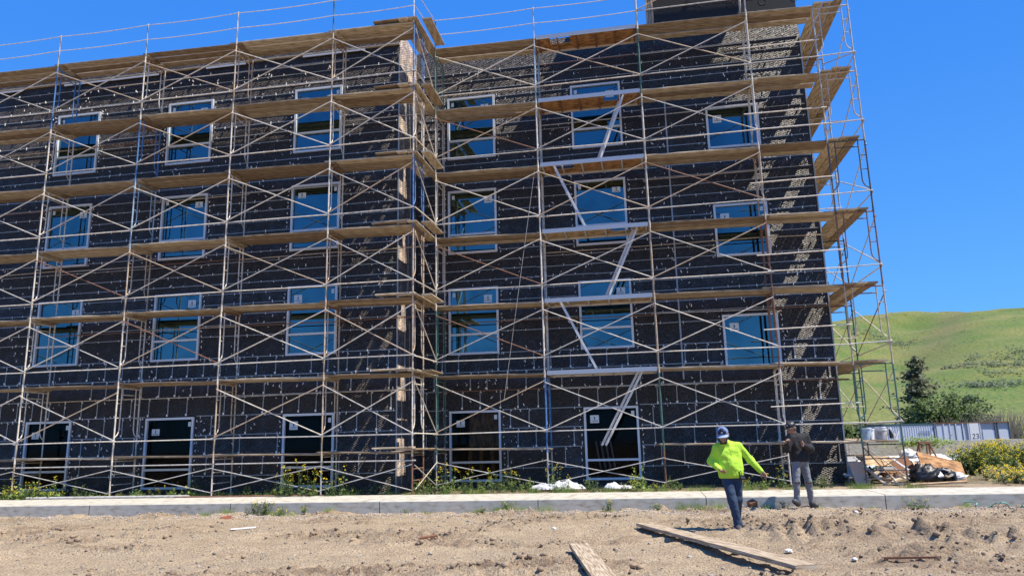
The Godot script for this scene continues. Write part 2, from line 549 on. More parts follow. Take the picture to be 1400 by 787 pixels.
func hill() -> void:
	var mb := MB.new()
	var xs := []
	var zs := []
	var x := -300.0
	while x < 900.0:
		xs.append(x)
		x += 3.0 if x > 60.0 and x < 300.0 else 15.0
	var z := 66.0
	while z < 1200.0:
		zs.append(z)
		z += 3.0 if z < 400.0 else 25.0
	var nx := xs.size()
	for zz in zs:
		for xx in xs:
			var y := hill_height(xx, zz)
			mb.v.append(Vector3(xx, y, -zz))
			mb.uv.append(Vector2(xx, zz))
			# bare, browner strips along the cattle tracks and greener hollows
			var t := clampf(0.5 + 1.1 * nz.get_noise_2d(xx * 0.025 + zz * 0.01, zz * 0.03 - xx * 0.012), 0.0, 1.0)
			var c := Color(0.115, 0.175, 0.024).lerp(Color(0.215, 0.215, 0.058), t)
			var ln: float = 117.0 + (zz - 208.0) * 0.69
			var b: float = (xx - ln + 5.0 * nz.get_noise_2d(zz * 0.05, xx * 0.03)) / 7.0
			c = c.lerp(Color(0.17, 0.12, 0.065), exp(-b * b) * 0.32 * ss(170.0, 230.0, zz))
			mb.c.append(c)
	mb.n.resize(mb.v.size())
	var nzs := zs.size()
	for j in nzs:
		for i in nx:
			var a: Vector3 = mb.v[j * nx + maxi(i - 1, 0)]
			var b: Vector3 = mb.v[j * nx + mini(i + 1, nx - 1)]
			var d: Vector3 = mb.v[maxi(j - 1, 0) * nx + i]
			var e: Vector3 = mb.v[mini(j + 1, nzs - 1) * nx + i]
			mb.n[j * nx + i] = (b - a).cross(e - d).normalized()
	for j in nzs - 1:
		for i in nx - 1:
			var q := j * nx + i
			mb.ix.append_array(PackedInt32Array([q, q + nx + 1, q + 1, q, q + nx, q + nx + 1]))
	var o := part("hill", mb.mesh(true), M.grass_hill, self)
	meta(o, "green grassy hill rising behind the site on the right", "hill", "", "structure")
	# grey-green brush in patches on the slope
	var trs := []
	var lm := leaf_ball(26, 0.55)
	for pt in [[131.0, 266.0, 8.0, 9.0, 90], [130.0, 251.0, 5.0, 5.0, 45], [107.5, 178.0, 4.0, 2.5, 26], [110.5, 173.0, 3.0, 2.0, 14], [89.0, 143.5, 3.0, 2.5, 26], [103.0, 158.0, 2.5, 2.0, 14], [126.0, 186.0, 8.0, 4.0, 50], [96.0, 142.5, 4.5, 2.5, 40], [116.0, 168.0, 7.0, 3.0, 50]]:
		for k in int(pt[4]):
			var px: float = pt[0] + rng.randfn(0, 0.7) * pt[2]
			var pz: float = pt[1] + rng.randfn(0, 1.0) * pt[3]
			var s := rnd(0.6, 1.5)
			trs.append(Transform3D(ry(rnd(0, 6)).scaled(Vector3(s, s * 0.7, s)), Vector3(px, hill_height(px, pz) + s * 0.25, -pz)))
	for k in 700:
		var px := rnd(80, 260)
		var pz := rnd(110, 330)
		if nz.get_noise_2d(px * 0.03, pz * 0.03) < 0.1: continue
		var s := rnd(0.3, 0.8)
		trs.append(Transform3D(ry(rnd(0, 6)).scaled(Vector3(s, s * 0.7, s)), Vector3(px, hill_height(px, pz) + s * 0.25, -pz)))
	var br := many("hillside_brush", lm, M.sage, trs, self)
	meta(br, "grey-green brush growing in patches on the grassy hill", "brush", "", "stuff")

func leaf_ball(count: int, size: float) -> ArrayMesh:
	var mb := MB.new()
	for i in count:
		var d := Vector3(rng.randfn(), rng.randfn(), rng.randfn()).normalized()
		var p := d * rnd(0.55, 1.0)
		leaf(mb, p, size * rnd(0.5, 1.0), d)
	return mb.mesh()

func leaf(mb: MB, p: Vector3, s: float, d: Vector3) -> void:
	var b := Basis.from_euler(Vector3(rnd(-1, 1), rnd(0, 6.3), rnd(-1, 1)))
	var nn := (d + b.y * 0.8).normalized()
	var i := mb.v.size()
	for q in [Vector3(-0.5, 0, 0), Vector3(0, 0.08, -0.32), Vector3(0.5, 0, 0), Vector3(0, 0.08, 0.32)]:
		mb.v.append(p + b * (q * s))
		mb.n.append(nn)
		mb.uv.append(Vector2(q.x, q.z))
		mb.c.append(mb.tint)
	mb.ix.append_array(PackedInt32Array([i, i + 1, i + 2, i, i + 2, i + 3]))

func pavement() -> void:
	var o := thing("pavement", "pale concrete slab with a raised front edge along the building", "pavement", Transform3D(FB, ORG))
	o.set_meta("kind", "structure")
	var x := -22.0
	while x < 26.0:
		var x1 := x + 3.62
		var mb := MB.new()
		var y := 0.25 + rnd(-0.004, 0.004)
		var a := Vector3(x + 0.008, y, slab_front(x))
		var b := Vector3(x1 - 0.008, y, slab_front(x1))
		var c := Vector3(x1 - 0.008, y, slab_back(x1))
		var d := Vector3(x + 0.008, y, slab_back(x))
		var dn := Vector3(0, -0.6, 0)
		var e := Vector3(0, -0.02, 0.02)
		mb.quad(a, b, c, d)
		mb.quad(a + e, b + e, b, a)
		mb.quad(a + dn + e, b + dn + e, b + e, a + e)
		mb.quad(b + dn, c + dn, c, b)
		mb.quad(d + dn, a + dn, a, d)
		mb.quad(c + dn, d + dn, d, c)
		part("slab", mb.mesh(), M.concrete, o)
		x = x1


# ---------------------------------------------------------------- the building
const WL := 0.44          # plane of the left wing's wall (facade axes)
const WR := -1.25         # plane of the right wing's wall
const XR := -1.0          # where the left wing ends: the return wall
const XE := 11.0          # right end of the building
const LEFT_WINDOWS := [[-16.85, -15.29], [-12.78, -11.22], [-8.73, -7.17], [-4.38, -2.83]]
const RIGHT_WINDOWS := [[0.05, 1.60], [4.03, 5.58]]
const ROWS := [[0.38, 2.41], [4.07, 6.11], [7.19, 9.24], [10.28, 12.38]]
const LANDINGS := [[3.39, 4.88], [6.58, 8.15], [9.89, 11.22]]

func holes(left: bool) -> Array:
	var h := []
	for c in (LEFT_WINDOWS if left else RIGHT_WINDOWS):
		for r in ROWS: h.append(Rect2(c[0], r[0], c[1] - c[0], r[1] - r[0]))
	if not left:
		for r in LANDINGS: h.append(Rect2(8.08, r[0], 1.52, r[1] - r[0]))
	return h

func wall_mesh(x0: float, x1: float, y0: float, y1: float, hs: Array, th := 0.18) -> ArrayMesh:   # in the plane z = 0, looking along +z
	var xs := [x0, x1]
	var ys := [y0, y1]
	for h in hs:
		xs.append_array([h.position.x, h.end.x]); ys.append_array([h.position.y, h.end.y])
	xs.sort(); ys.sort()
	var mb := MB.new()
	for i in xs.size() - 1:
		for j in ys.size() - 1:
			if xs[i + 1] - xs[i] < 0.001 or ys[j + 1] - ys[j] < 0.001: continue
			var ce := Vector2((xs[i] + xs[i + 1]) / 2, (ys[j] + ys[j + 1]) / 2)
			var open := false
			for h in hs: open = open or h.has_point(ce)
			if open: continue
			var a := Vector2(xs[i], ys[j])
			var b := Vector2(xs[i + 1], ys[j + 1])
			mb.quad(Vector3(a.x, a.y, 0), Vector3(b.x, a.y, 0), Vector3(b.x, b.y, 0), Vector3(a.x, b.y, 0), Vector2(a.x, -a.y), Vector2(b.x, -b.y))
			mb.quad(Vector3(b.x, a.y, -th), Vector3(a.x, a.y, -th), Vector3(a.x, b.y, -th), Vector3(b.x, b.y, -th))
	for h in hs:
		var p: Vector2 = h.position
		var e: Vector2 = h.end
		mb.quad(Vector3(p.x, p.y, 0), Vector3(p.x, p.y, -th), Vector3(p.x, e.y, -th), Vector3(p.x, e.y, 0))
		mb.quad(Vector3(e.x, p.y, -th), Vector3(e.x, p.y, 0), Vector3(e.x, e.y, 0), Vector3(e.x, e.y, -th))
		mb.quad(Vector3(p.x, p.y, -th), Vector3(p.x, p.y, 0), Vector3(e.x, p.y, 0), Vector3(e.x, p.y, -th))
		mb.quad(Vector3(p.x, e.y, 0), Vector3(p.x, e.y, -th), Vector3(e.x, e.y, -th), Vector3(e.x, e.y, 0))
	mb.quad(Vector3(x0, y1, 0), Vector3(x1, y1, 0), Vector3(x1, y1, -th), Vector3(x0, y1, -th))
	return mb.mesh()

func window(b: Node3D, h: Rect2, zp: float, row: int, landing: bool) -> void:
	var w := sub("window", b, Transform3D(Basis(), Vector3(h.position.x, h.position.y, zp)))
	var s := h.size
	var fr := MB.new()
	var t := 0.062
	fr.box(Vector3(t / 2, s.y / 2, 0.01), Vector3(t, s.y, 0.09))
	fr.box(Vector3(s.x - t / 2, s.y / 2, 0.01), Vector3(t, s.y, 0.09))
	fr.box(Vector3(s.x / 2, s.y - t / 2, 0.01), Vector3(s.x - 2 * t, t, 0.088))
	fr.box(Vector3(s.x / 2, t / 2, 0.012), Vector3(s.x - 2 * t, t, 0.1))
	part("frame", fr.mesh(), M.frame, w)
	var pm: Material = M.clear if row == 0 else M.glass
	var mid := s.y * (0.30 if row else 0.27)
	if landing:
		var pb := MB.new()
		pb.box(Vector3(s.x / 2, s.y / 2, -0.02), Vector3(s.x - 2 * t, s.y - 2 * t, 0.012))
		part("pane", pb.mesh(), pm, w)
	else:
		var mb := MB.new()
		mb.box(Vector3(s.x / 2, mid, 0.008), Vector3(s.x - 2 * t, 0.06, 0.08))
		part("transom", mb.mesh(), M.frame, w)
		var tilt := rnd(-0.006, 0.006)
		var p1 := MB.new()
		p1.box(Vector3(s.x / 2, (t + mid - 0.03) / 2, -0.02), Vector3(s.x - 2 * t, mid - 0.03 - t, 0.012), rx(tilt))
		part("pane", p1.mesh(), pm, w)
		var p2 := MB.new()
		p2.box(Vector3(s.x / 2, (s.y - t + mid + 0.03) / 2, -0.02), Vector3(s.x - 2 * t, s.y - t - mid - 0.03, 0.012), rx(rnd(-0.006, 0.006)))
		part("pane", p2.mesh(), pm, w)
	# maker's labels stuck on the glass
	var left := zp > 0.0
	var sx := 0.20 if (left and h.position.x > -5.0) or (landing) or row == 0 else s.x - 0.42
	var st := MB.new()
	var sy := rnd(-0.05, 0.04)
	sx += rnd(-0.03, 0.05)
	st.box(Vector3(sx + 0.11, s.y - 0.36 + sy, -0.010), Vector3(0.25, rnd(0.16, 0.24), 0.004))
	var sp := part("sticker", st.mesh(), M.sticker, w)
	var pr := MB.new()
	pr.box(Vector3(sx + 0.11, s.y - 0.34 + sy, -0.0065), Vector3(0.035, 0.09, 0.003))
	pr.box(Vector3(sx + 0.11, s.y - 0.415 + sy, -0.0065), Vector3(0.18, 0.018, 0.003))
	part("print", pr.mesh(), M.sticker_print, sp)
	if row != 1 or rng.randf() < 0.5:
		var s2 := MB.new()
		s2.box(Vector3(0.16 if sx > 0.6 else s.x - 0.16, s.y - 0.2, -0.010), Vector3(0.09, 0.13, 0.004))
		part("sticker", s2.mesh(), M.sticker, w)

func spans(x0: float, x1: float, y: float, hs: Array) -> Array:    # pieces of a course at height y between the openings
	var cuts := []
	for h in hs:
		if y > h.position.y - 0.06 and y < h.end.y + 0.06: cuts.append([h.position.x - 0.05, h.end.x + 0.05])
	cuts.sort_custom(func(a, b): return a[0] < b[0])
	var out := []
	var at := x0
	for c in cuts:
		if c[0] - at > 0.1: out.append([at, c[0]])
		at = maxf(at, c[1])
	if x1 - at > 0.1: out.append([at, x1])
	return out

func building() -> void:
	var b := thing("apartment_building", "four-storey building wrapped in black paper and metal lath, still under construction", "building", Transform3D(FB, ORG))
	var hl := holes(true)
	var hr := holes(false)
	var zl := Transform3D(Basis(), Vector3(0, 0, WL))
	var zr := Transform3D(Basis(), Vector3(0, 0, WR))
	part("wall", wall_mesh(-24.0, XR, 0.05, 14.08, hl), M.wall, b, zl)
	part("wall", wall_mesh(XR - 0.18, XE, 0.05, 14.1, hr), M.wall, b, zr)
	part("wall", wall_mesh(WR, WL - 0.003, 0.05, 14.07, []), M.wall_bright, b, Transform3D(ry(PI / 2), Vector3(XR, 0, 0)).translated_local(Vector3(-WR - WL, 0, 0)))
	part("wall", wall_mesh(0, 16.0, 0.05, 14.1, []), M.wall, b, Transform3D(ry(PI / 2), Vector3(XE + 0.003, 0, WR - 0.003)))
	var tw := wall_mesh(6.75, XE - 0.004, 14.102, 20.4, [])
	part("tower_wall", tw, M.paper, b, Transform3D(Basis(), Vector3(0, 0, WR - 0.02)))
	part("tower_wall", wall_mesh(0, 6.0, 14.102, 20.4, []), M.wall, b, Transform3D(ry(PI / 2), Vector3(XE - 0.01, 0, WR - 0.03)))
	var tl := MB.new()
	tl.box(Vector3(6.85, 17.2, WR - 3.2), Vector3(0.15, 6.6, 5.9))
	part("tower_wall", tl.mesh(), M.paper, b)
	for i in 3:
		var s := MB.new()
		s.box(Vector3(6.56 + 0.075 * i, 17.0, WR - 0.06 - 0.05 * (i % 2)), Vector3(0.06, 6.9, 0.12), rz(0.003 * (i - 1)))
		part("stud", s.mesh(), M["wood2"], b)
	# parapet caps
	var cap := MB.new()
	cap.box(Vector3(-12.5, 13.54, WL + 0.0375), Vector3(23.0, 0.05, 0.075))
	part("parapet_cap", cap.mesh(), M["wood0"], b)
	for e in spans(-24.0, XR - 0.01, 13.5, []):
		var x: float = e[0]
		while x < e[1]:
			var l := minf(rnd(1.2, 4.0), e[1] - x)
			var c := MB.new()
			c.box(Vector3(x + l / 2, 13.47 + rnd(-0.01, 0.01), WL + 0.06), Vector3(l - 0.02, 0.055, 0.03))
			part("parapet_strip", c.mesh(), M.trim, b)
			x += l + rnd(0.2, 2.6)
	# roof, floors, back, dark rooms behind the ground-floor glass
	var rf := MB.new()
	rf.box(Vector3(-12.5, 13.3, -8.0), Vector3(22.9, 0.2, 16.4))
	rf.box(Vector3(5.0, 13.25, -9.4), Vector3(11.9, 0.2, 15.9))
	rf.box(Vector3(8.87, 20.3, -4.3), Vector3(4.1, 0.15, 5.6))
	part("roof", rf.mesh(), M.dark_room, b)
	for y in [0.1, 3.1, 6.4, 9.6]:
		var fl := MB.new()
		fl.box(Vector3(-12.5, y, -8.0), Vector3(22.6, 0.25, 16.3))
		fl.box(Vector3(5.0, y - 0.02, -9.4), Vector3(11.7, 0.25, 15.8))
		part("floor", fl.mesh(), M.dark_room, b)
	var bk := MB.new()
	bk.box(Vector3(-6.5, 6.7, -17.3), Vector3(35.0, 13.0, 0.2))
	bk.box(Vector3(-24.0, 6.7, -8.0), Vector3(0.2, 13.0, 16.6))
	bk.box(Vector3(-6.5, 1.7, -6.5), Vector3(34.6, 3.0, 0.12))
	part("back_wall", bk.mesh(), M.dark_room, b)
	var ip := MB.new()
	ip.box(Vector3(1.05, 1.85, -1.42), Vector3(0.85, 0.95, 0.02), ry(0.1))
	part("plywood_panel", ip.mesh(), M.ply, b)
	for i in 3:
		var lg := MB.new()
		lg.box(Vector3(0.62 + 0.33 * i, 1.12, -1.46), Vector3(0.09, 1.0, 0.06), rz(0.06 * (i - 1)))
		part("timber_prop", lg.mesh(), M.ply, b)
	for i in 4:
		var lg := MB.new()
		lg.box(Vector3(4.35 + 0.14 * i, 1.05, -1.9), Vector3(0.05, 0.8, 0.01), rz(0.14))
		part("glazing_strip", lg.mesh(), M.grey_paint, b)
	# windows
	for c in LEFT_WINDOWS:
		for r in 4:
			window(b, Rect2(c[0], ROWS[r][0], c[1] - c[0], ROWS[r][1] - ROWS[r][0]), WL, r, false)
	for c in RIGHT_WINDOWS:
		for r in 4:
			window(b, Rect2(c[0], ROWS[r][0], c[1] - c[0], ROWS[r][1] - ROWS[r][0]), WR, r, false)
	for r in LANDINGS:
		window(b, Rect2(8.08, r[0], 1.52, r[1] - r[0]), WR, 1, true)
	# furring rods: level courses, and short uprights low on the wall
	var clips := []
	var heights := []
	var y := 0.75
	while y < 4.3:
		heights.append(y); y += 0.56
	y = 4.75
	while y < 13.3:
		heights.append(y); y += 0.315
	for side in 2:
		var hs: Array = hl if side == 0 else hr
		var zz := (WL if side == 0 else WR) + 0.007
		var xa := -18.0 if side == 0 else XR + 0.08
		var xb := XR - 0.05 if side == 0 else XE - 0.06
		for yy in heights:
			for e in spans(xa, xb, yy, hs):
				# the longest runs are two lengths that lap
				var cut := [e]
				if e[1] - e[0] > 6.0:
					var mx: float = e[0] + (e[1] - e[0]) * rnd(0.35, 0.65)
					cut = [[e[0], mx], [mx + 0.01, e[1]]]
				for q in cut:
					if yy > 4.3 and rng.randf() < 0.07: continue
					var rd := MB.new()
					var sag := rnd(-0.015, 0.015)
					var ym: float = yy + rnd(-0.015, 0.015)
					var w := 0.022 if yy < 4.3 else 0.020
					var ln: float = q[1] - q[0]
					rd.box(Vector3(0, 0, 0), Vector3(ln, w, 0.010))
					part("furring_rod", rd.mesh(), M.rod, b, Transform3D(rz(sag / maxf(ln, 0.5)), Vector3((q[0] + q[1]) / 2, ym, zz)))
					var x: float = q[0] + rnd(0.05, 0.4)
					while x < q[1]:
						clips.append(Transform3D(rz(rnd(-0.25, 0.25)).scaled(Vector3(rnd(0.5, 1.2), rnd(0.4, 1.3), 1)), Vector3(x, ym + rnd(-0.03, 0.02), zz + 0.018)))
						x += rnd(0.3, 0.75) + (0.5 if nz.get_noise_2d(x * 0.5, ym * 0.9) < -0.1 else 0.0)
		for i in heights.size():
			if heights[i] > 4.0: continue
			var x: float = xa + (0.25 if i % 2 else 0.5)
			while x < xb:
				var yb: float = heights[i]
				var ok := true
				for h in hs:
					if x > h.position.x - 0.06 and x < h.end.x + 0.06 and yb + 0.3 > h.position.y - 0.2 and yb + 0.3 < h.end.y + 0.2: ok = false
				if ok and x > -14.6 and rng.randf() < 0.86:
					var rd := MB.new()
					rd.box(Vector3.ZERO, Vector3(0.024, rnd(0.42, 0.52), 0.010))
					part("furring_upright", rd.mesh(), M.rod, b, Transform3D(rz(rnd(-0.02, 0.02)), Vector3(x, yb + 0.28, zz + 0.002)))
					clips.append(Transform3D(Basis().scaled(Vector3(2.4, 0.8, 1)), Vector3(x, yb + 0.05, zz + 0.03)))
					clips.append(Transform3D(rz(0.6), Vector3(x + 0.03, yb + 0.52, zz + 0.03)))
				x += 0.56 + rnd(-0.07, 0.07)
	# casing beads along window sides: a row of bent tie tails
	for side in 2:
		for h in (hl if side == 0 else hr):
			if h.position.x < -14.0: continue
			for sx in [h.position.x - 0.09, h.end.x + 0.09]:
				var q: float = h.position.y
				while q < h.end.y:
					clips.append(Transform3D(rz(rnd(-0.6, 0.6)).scaled(Vector3(1, rnd(0.5, 0.9), 1)), Vector3(sx + rnd(-0.02, 0.02), q, (WL if side == 0 else WR) + 0.05)))
					q += rnd(0.11, 0.24)
	# stray tie wires anywhere
	for side in 2:
		var hs: Array = hl if side == 0 else hr
		for k in 1150:
			var p := Vector2(rnd(-14.5, -1.1) if side == 0 else rnd(-0.9, 10.9), rnd(0.9, 13.3))
			if nz.get_noise_2d(p.x * 0.7 + 30.0 * side, p.y * 0.8) < 0.0 + rnd(-0.15, 0.15): continue
			var inside := false
			for h in hs: inside = inside or h.grow(0.03).has_point(p)
			if inside: continue
			var s := rnd(0.3, 1.1)
			clips.append(Transform3D(rz(rnd(-0.7, 0.7)).scaled(Vector3(s * rnd(0.8, 1.5), s, 1)), Vector3(p.x, p.y, (WL if side == 0 else WR) + rnd(0.03, 0.06))))
	var cb := MB.new()
	cb.box(Vector3.ZERO, Vector3(0.019, 0.075, 0.02))
	many("tie_wires", cb.mesh(), M.clip, clips, b)
	# corner beads
	for q in [[XR - 0.01, WL + 0.012], [XE + 0.0, WR + 0.012]]:
		var cbd := MB.new()
		cbd.box(Vector3(q[0], 6.7, q[1]), Vector3(0.035, 13.0, 0.03))
		part("corner_bead", cbd.mesh(), M.rod, b)
	for k in 5:
		var u := MB.new()
		u.box(Vector3(XR + 0.014, 1.6 + 2.6 * k, WL - 0.35 - 0.25 * (k % 3)), Vector3(0.02, 2.4, 0.025))
		u.box(Vector3(XR + 0.014, 1.4 + 2.5 * k, WR + 0.45 + 0.2 * (k % 2)), Vector3(0.02, 2.3, 0.025))
		part("furring_upright", u.mesh(), M.rod, b)
	# uprights beside the first and third window bays of the right wing
	for x in [3.03, 6.9]:
		var u := MB.new()
		u.box(Vector3(x, 7.6, WR + 0.03), Vector3(0.045, 9.0, 0.04))
		part("expansion_joint", u.mesh(), M.rod, b)
	# the printing on the building paper
	var tm := TextMesh.new()
	var sf := SystemFont.new()
	sf.font_names = PackedStringArray(["Droid Sans"])
	tm.font = sf
	tm.text = "SuperJumbo Tex"
	tm.font_size = 24
	tm.pixel_size = 0.0075
	tm.depth = 0.002
	var tt := []
	var rt := []
	for side in 2:
		var zz := (WL if side == 0 else WR) + 0.004
		var yy := 0.95
		while yy < 13.3:
			var x := (-14.0 if side == 0 else 0.0) + rnd(-0.3, 0.6)
			while x < (-1.6 if side == 0 else 10.5):
				var hit := false
				for h in (hl if side == 0 else hr): hit = hit or h.grow(0.2).intersects(Rect2(x - 0.6, yy - 0.1, 1.2, 0.25))
				if not hit:
					tt.append(Transform3D(Basis(), Vector3(x, yy, zz)))
					rt.append(Transform3D(rx(PI / 2).scaled(Vector3(1, 1, 0.12)), Vector3(x + 0.95, yy, zz)))
				x += 1.9
			yy += 0.93
	for k in 4:
		for j in 2:
			tt.append(Transform3D(Basis().scaled(Vector3(1, 1.3, 1)), Vector3(7.55 + 0.95 * k, 14.75 + 0.62 * j, WR - 0.015)))
			rt.append(Transform3D(rx(PI / 2).scaled(Vector3(1, 1, 0.12)), Vector3(8.15 + 0.95 * k, 14.55 + 0.62 * j, WR - 0.015)))
	many("paper_lettering", tm, M.print, tt, b)
	var tor := TorusMesh.new()
	tor.inner_radius = 0.095; tor.outer_radius = 0.12; tor.rings = 16; tor.ring_segments = 4
	many("paper_emblem", tor, M.print, rt, b)


# ---------------------------------------------------------------- scaffolding
const LX := [-14.98, -11.88, -8.785, -5.73, -2.63, -0.155]    # post lines of the left wing, front face z = 1.69
const RX := [0.0, 3.103, 6.206, 9.309]                        # right wing, front face z = 0
const LZ := 1.69
const EX := 12.07                                             # outer post line of the end scaffold
const LEFT_PAINT := [["cream", "cream", "cream", "tan", "cream", "cream", "cream"], ["tan", "cream", "cream", "cream", "cream", "cream", "blue"], ["cream", "cream", "cream", "tan", "pale_blue", "blue", "cream"],
	["cream", "tan", "cream", "cream", "cream", "cream", "tan"], ["zinc", "tan", "tan", "tan", "cream", "cream", "tan"], ["rust", "cream", "tan", "tan", "blue", "cream", "blue"]]
const RIGHT_PAINT := [["zinc", "green", "green", "cream", "cream", "zinc", "green"], ["zinc", "blue", "cream", "cream", "cream", "cream", "pale_blue"], ["rust", "green", "tan", "tan", "cream", "cream", "green"],
	["cream", "cream", "rust", "rust", "tan", "cream", "cream"]]
const END_PAINT := [["dark", "green", "tan", "rust", "dark", "tan", "zinc"], ["rust", "green", "green", "dark", "zinc", "zinc", "zinc"], ["rust", "rust", "dark", "green", "zinc", "dark", "zinc"], ["zinc", "dark", "green", "dark", "zinc", "tan", "zinc"]]
var post_mesh: ArrayMesh
var head_mesh: ArrayMesh
var leg_mesh: ArrayMesh
var base_post: ArrayMesh
var base_bar: ArrayMesh
var plate_mesh: ArrayMesh

func frame_meshes() -> void:
	var p := MB.new()
	p.tube(Vector3(0, 0, 0), Vector3(0, 2.03, 0), 0.0215, 8)
	p.tube(Vector3(0, -0.06, 0), Vector3(0, 0.1, 0), 0.026, 8)
	p.tube(Vector3(0, 0.5, 0), Vector3(0, 0.53, 0), 0.03, 6)
	p.tube(Vector3(0, 1.82, 0), Vector3(0, 1.85, 0), 0.03, 6)
	p.tube(Vector3(0, 0.5, 0.02), Vector3(0, 0.5, 0.07), 0.010, 5)
	p.tube(Vector3(0, 1.84, 0.02), Vector3(0, 1.84, 0.07), 0.010, 5)
	post_mesh = p.mesh()
	var h := MB.new()
	h.tube(Vector3(0, 1.985, -0.02), Vector3(0, 1.985, -DEPTH + 0.02), 0.0215, 6)
	h.tube(Vector3(0, 1.80, -0.18), Vector3(0, 1.80, -DEPTH + 0.18), 0.0165, 6)
	head_mesh = h.mesh()
	var l := MB.new()                                # the walk-through leg: down beside the post and curved into it, with two rungs
	l.path([Vector3(0, 1.98, -0.18), Vector3(0, 0.86, -0.18), Vector3(0, 0.77, -0.165), Vector3(0, 0.69, -0.12), Vector3(0, 0.64, -0.06), Vector3(0, 0.60, 0.0)], 0.0165, 6)
	l.tube(Vector3(0, 1.55, 0), Vector3(0, 1.55, -0.18), 0.013, 5)
	l.tube(Vector3(0, 1.15, 0), Vector3(0, 1.15, -0.18), 0.013, 5)
	leg_mesh = l.mesh()
	var b := MB.new()
	b.tube(Vector3(0, 0, 0), Vector3(0, 1.0, 0), 0.0215, 8)
	base_post = b.mesh()
	var bb := MB.new()
	for y in [0.33, 0.62, 0.965]: bb.tube(Vector3(0, y, 0), Vector3(0, y, -DEPTH), 0.017, 6)
	base_bar = bb.mesh()
	var pl := MB.new()
	pl.box(Vector3(0, 0.01, 0), Vector3(0.15, 0.012, 0.15))
	plate_mesh = pl.mesh()

func scaffold_frame(s: Node3D, at: Vector3, turn: float, lift: int, paint: String) -> void:
	var tr := Transform3D(ry(turn) * rz(rnd(-0.004, 0.004)), at + Vector3(0, LV[lift], 0))
	var f := sub("scaffold_frame", s, tr)
	var m: Material = M[paint]
	var back := Transform3D(ry(PI), Vector3(0, 0, -DEPTH))
	if lift == 0:
		part("post", base_post, m, f); part("post", base_post, m, f, Transform3D(Basis(), Vector3(0, 0, -DEPTH)))
		part("bar", base_bar, m, f)
		part("base_plate", plate_mesh, M.rust, f); part("base_plate", plate_mesh, M.rust, f, Transform3D(Basis(), Vector3(0, 0, -DEPTH)))
		return
	part("post", post_mesh, m, f); part("post", post_mesh, m, f, Transform3D(Basis(), Vector3(0, 0, -DEPTH)))
	part("header", head_mesh, m if rng.randf() < 0.7 else M.rust, f)
	part("walk_leg", leg_mesh, m, f); part("walk_leg", leg_mesh, m, f, back)

func rail(s: Node3D, nm: String, a: Vector3, b: Vector3, r: float, mt: Material, sag := 0.0) -> void:
	var mb := MB.new()
	if sag == 0.0: mb.tube(a, b, r, 6)
	else:
		var pts := []
		for i in 7:
			var t := i / 6.0
			pts.append(a.lerp(b, t) - Vector3(0, sag * 4.0 * t * (1.0 - t), 0))
		mb.path(pts, r, 5)
	part(nm, mb.mesh(), mt, s)

func bay(s: Node3D, a: Vector3, b: Vector3, lift: int, braces := true, extra := false) -> void:   # braces and guard rail of one bay in one lift, a and b at the feet of its posts
	var out := Vector3(0, 0, 0.03) if absf(a.z - b.z) < 0.1 else Vector3(0.03, 0, 0)
	var y0: float = LV[lift]
	var paint := [M.cream, M.zinc, M.zinc, M.cream, M.tan]
	if lift == 0:
		if braces:
			rail(s, "cross_brace", a + Vector3(0, y0 + 0.72, 0) + out, b + Vector3(0, y0 + 0.10, 0) + out, 0.0135, M.zinc)
			rail(s, "cross_brace", a + Vector3(0, y0 + 0.12, 0) + out * 1.6, b + Vector3(0, y0 + 0.74, 0) + out * 1.6, 0.0135, M.zinc)
		return
	if braces and out.x > 0.0 and a.x < 1.0:
		rail(s, "cross_brace", a + Vector3(0, y0 + 1.84, 0) + out, b + Vector3(0, y0 + 0.53, 0) + out, 0.0145, M.cream)
	elif braces:
		var j := rnd(-0.03, 0.03)
		var m1: Material = paint[rng.randi() % 5]
		var m2: Material = paint[rng.randi() % 5]
		if rng.randf() < 0.08: m1 = M.rust
		rail(s, "cross_brace", a + Vector3(0, y0 + 1.84 + j, 0) + out, b + Vector3(0, y0 + 0.53, 0) + out, 0.0155, m1)
		rail(s, "cross_brace", a + Vector3(0, y0 + 0.53, 0) + out * 1.9, b + Vector3(0, y0 + 1.84 + j, 0) + out * 1.9, 0.0155, m2)
	var ov := (b - a).normalized() * 0.08
	rail(s, "guard_rail", a - ov + Vector3(0, y0 + 0.50 + rnd(-0.02, 0.02), 0) + out * 1.3, b + ov + Vector3(0, y0 + 0.50 + rnd(-0.02, 0.02), 0) + out * 1.3, 0.0175, paint[rng.randi() % 4])
	if out.z > 0.0 and lift < 7 and rng.randf() < (0.9 if lift < 4 else 0.45):     # rail along the wall side, under the deck
		rail(s, "back_rail", a + Vector3(-0.1, y0 + 1.70 + rnd(-0.03, 0.03), -DEPTH - 0.03), b + Vector3(0.1, y0 + 1.70 + rnd(-0.03, 0.03), -DEPTH - 0.03), 0.0155, [M.rust, M.tan, M.zinc][rng.randi() % 3])
	if extra:
		rail(s, "guard_rail", a - ov * 4 + Vector3(0, y0 + 0.98 + rnd(-0.02, 0.02), 0) + out * 1.3, b + ov + Vector3(0, y0 + 1.0 + rnd(-0.02, 0.02), 0) + out * 1.3, 0.0175, M.cream)

func guard_post(s: Node3D, at: Vector3, paint: String) -> void:
	var mb := MB.new()
	mb.tube(Vector3(0, 0, 0), Vector3(0, 1.08, 0), 0.02, 8)
	part("guard_post", mb.mesh(), M[paint], s, Transform3D(Basis(), at + Vector3(0, LV[7], 0)))

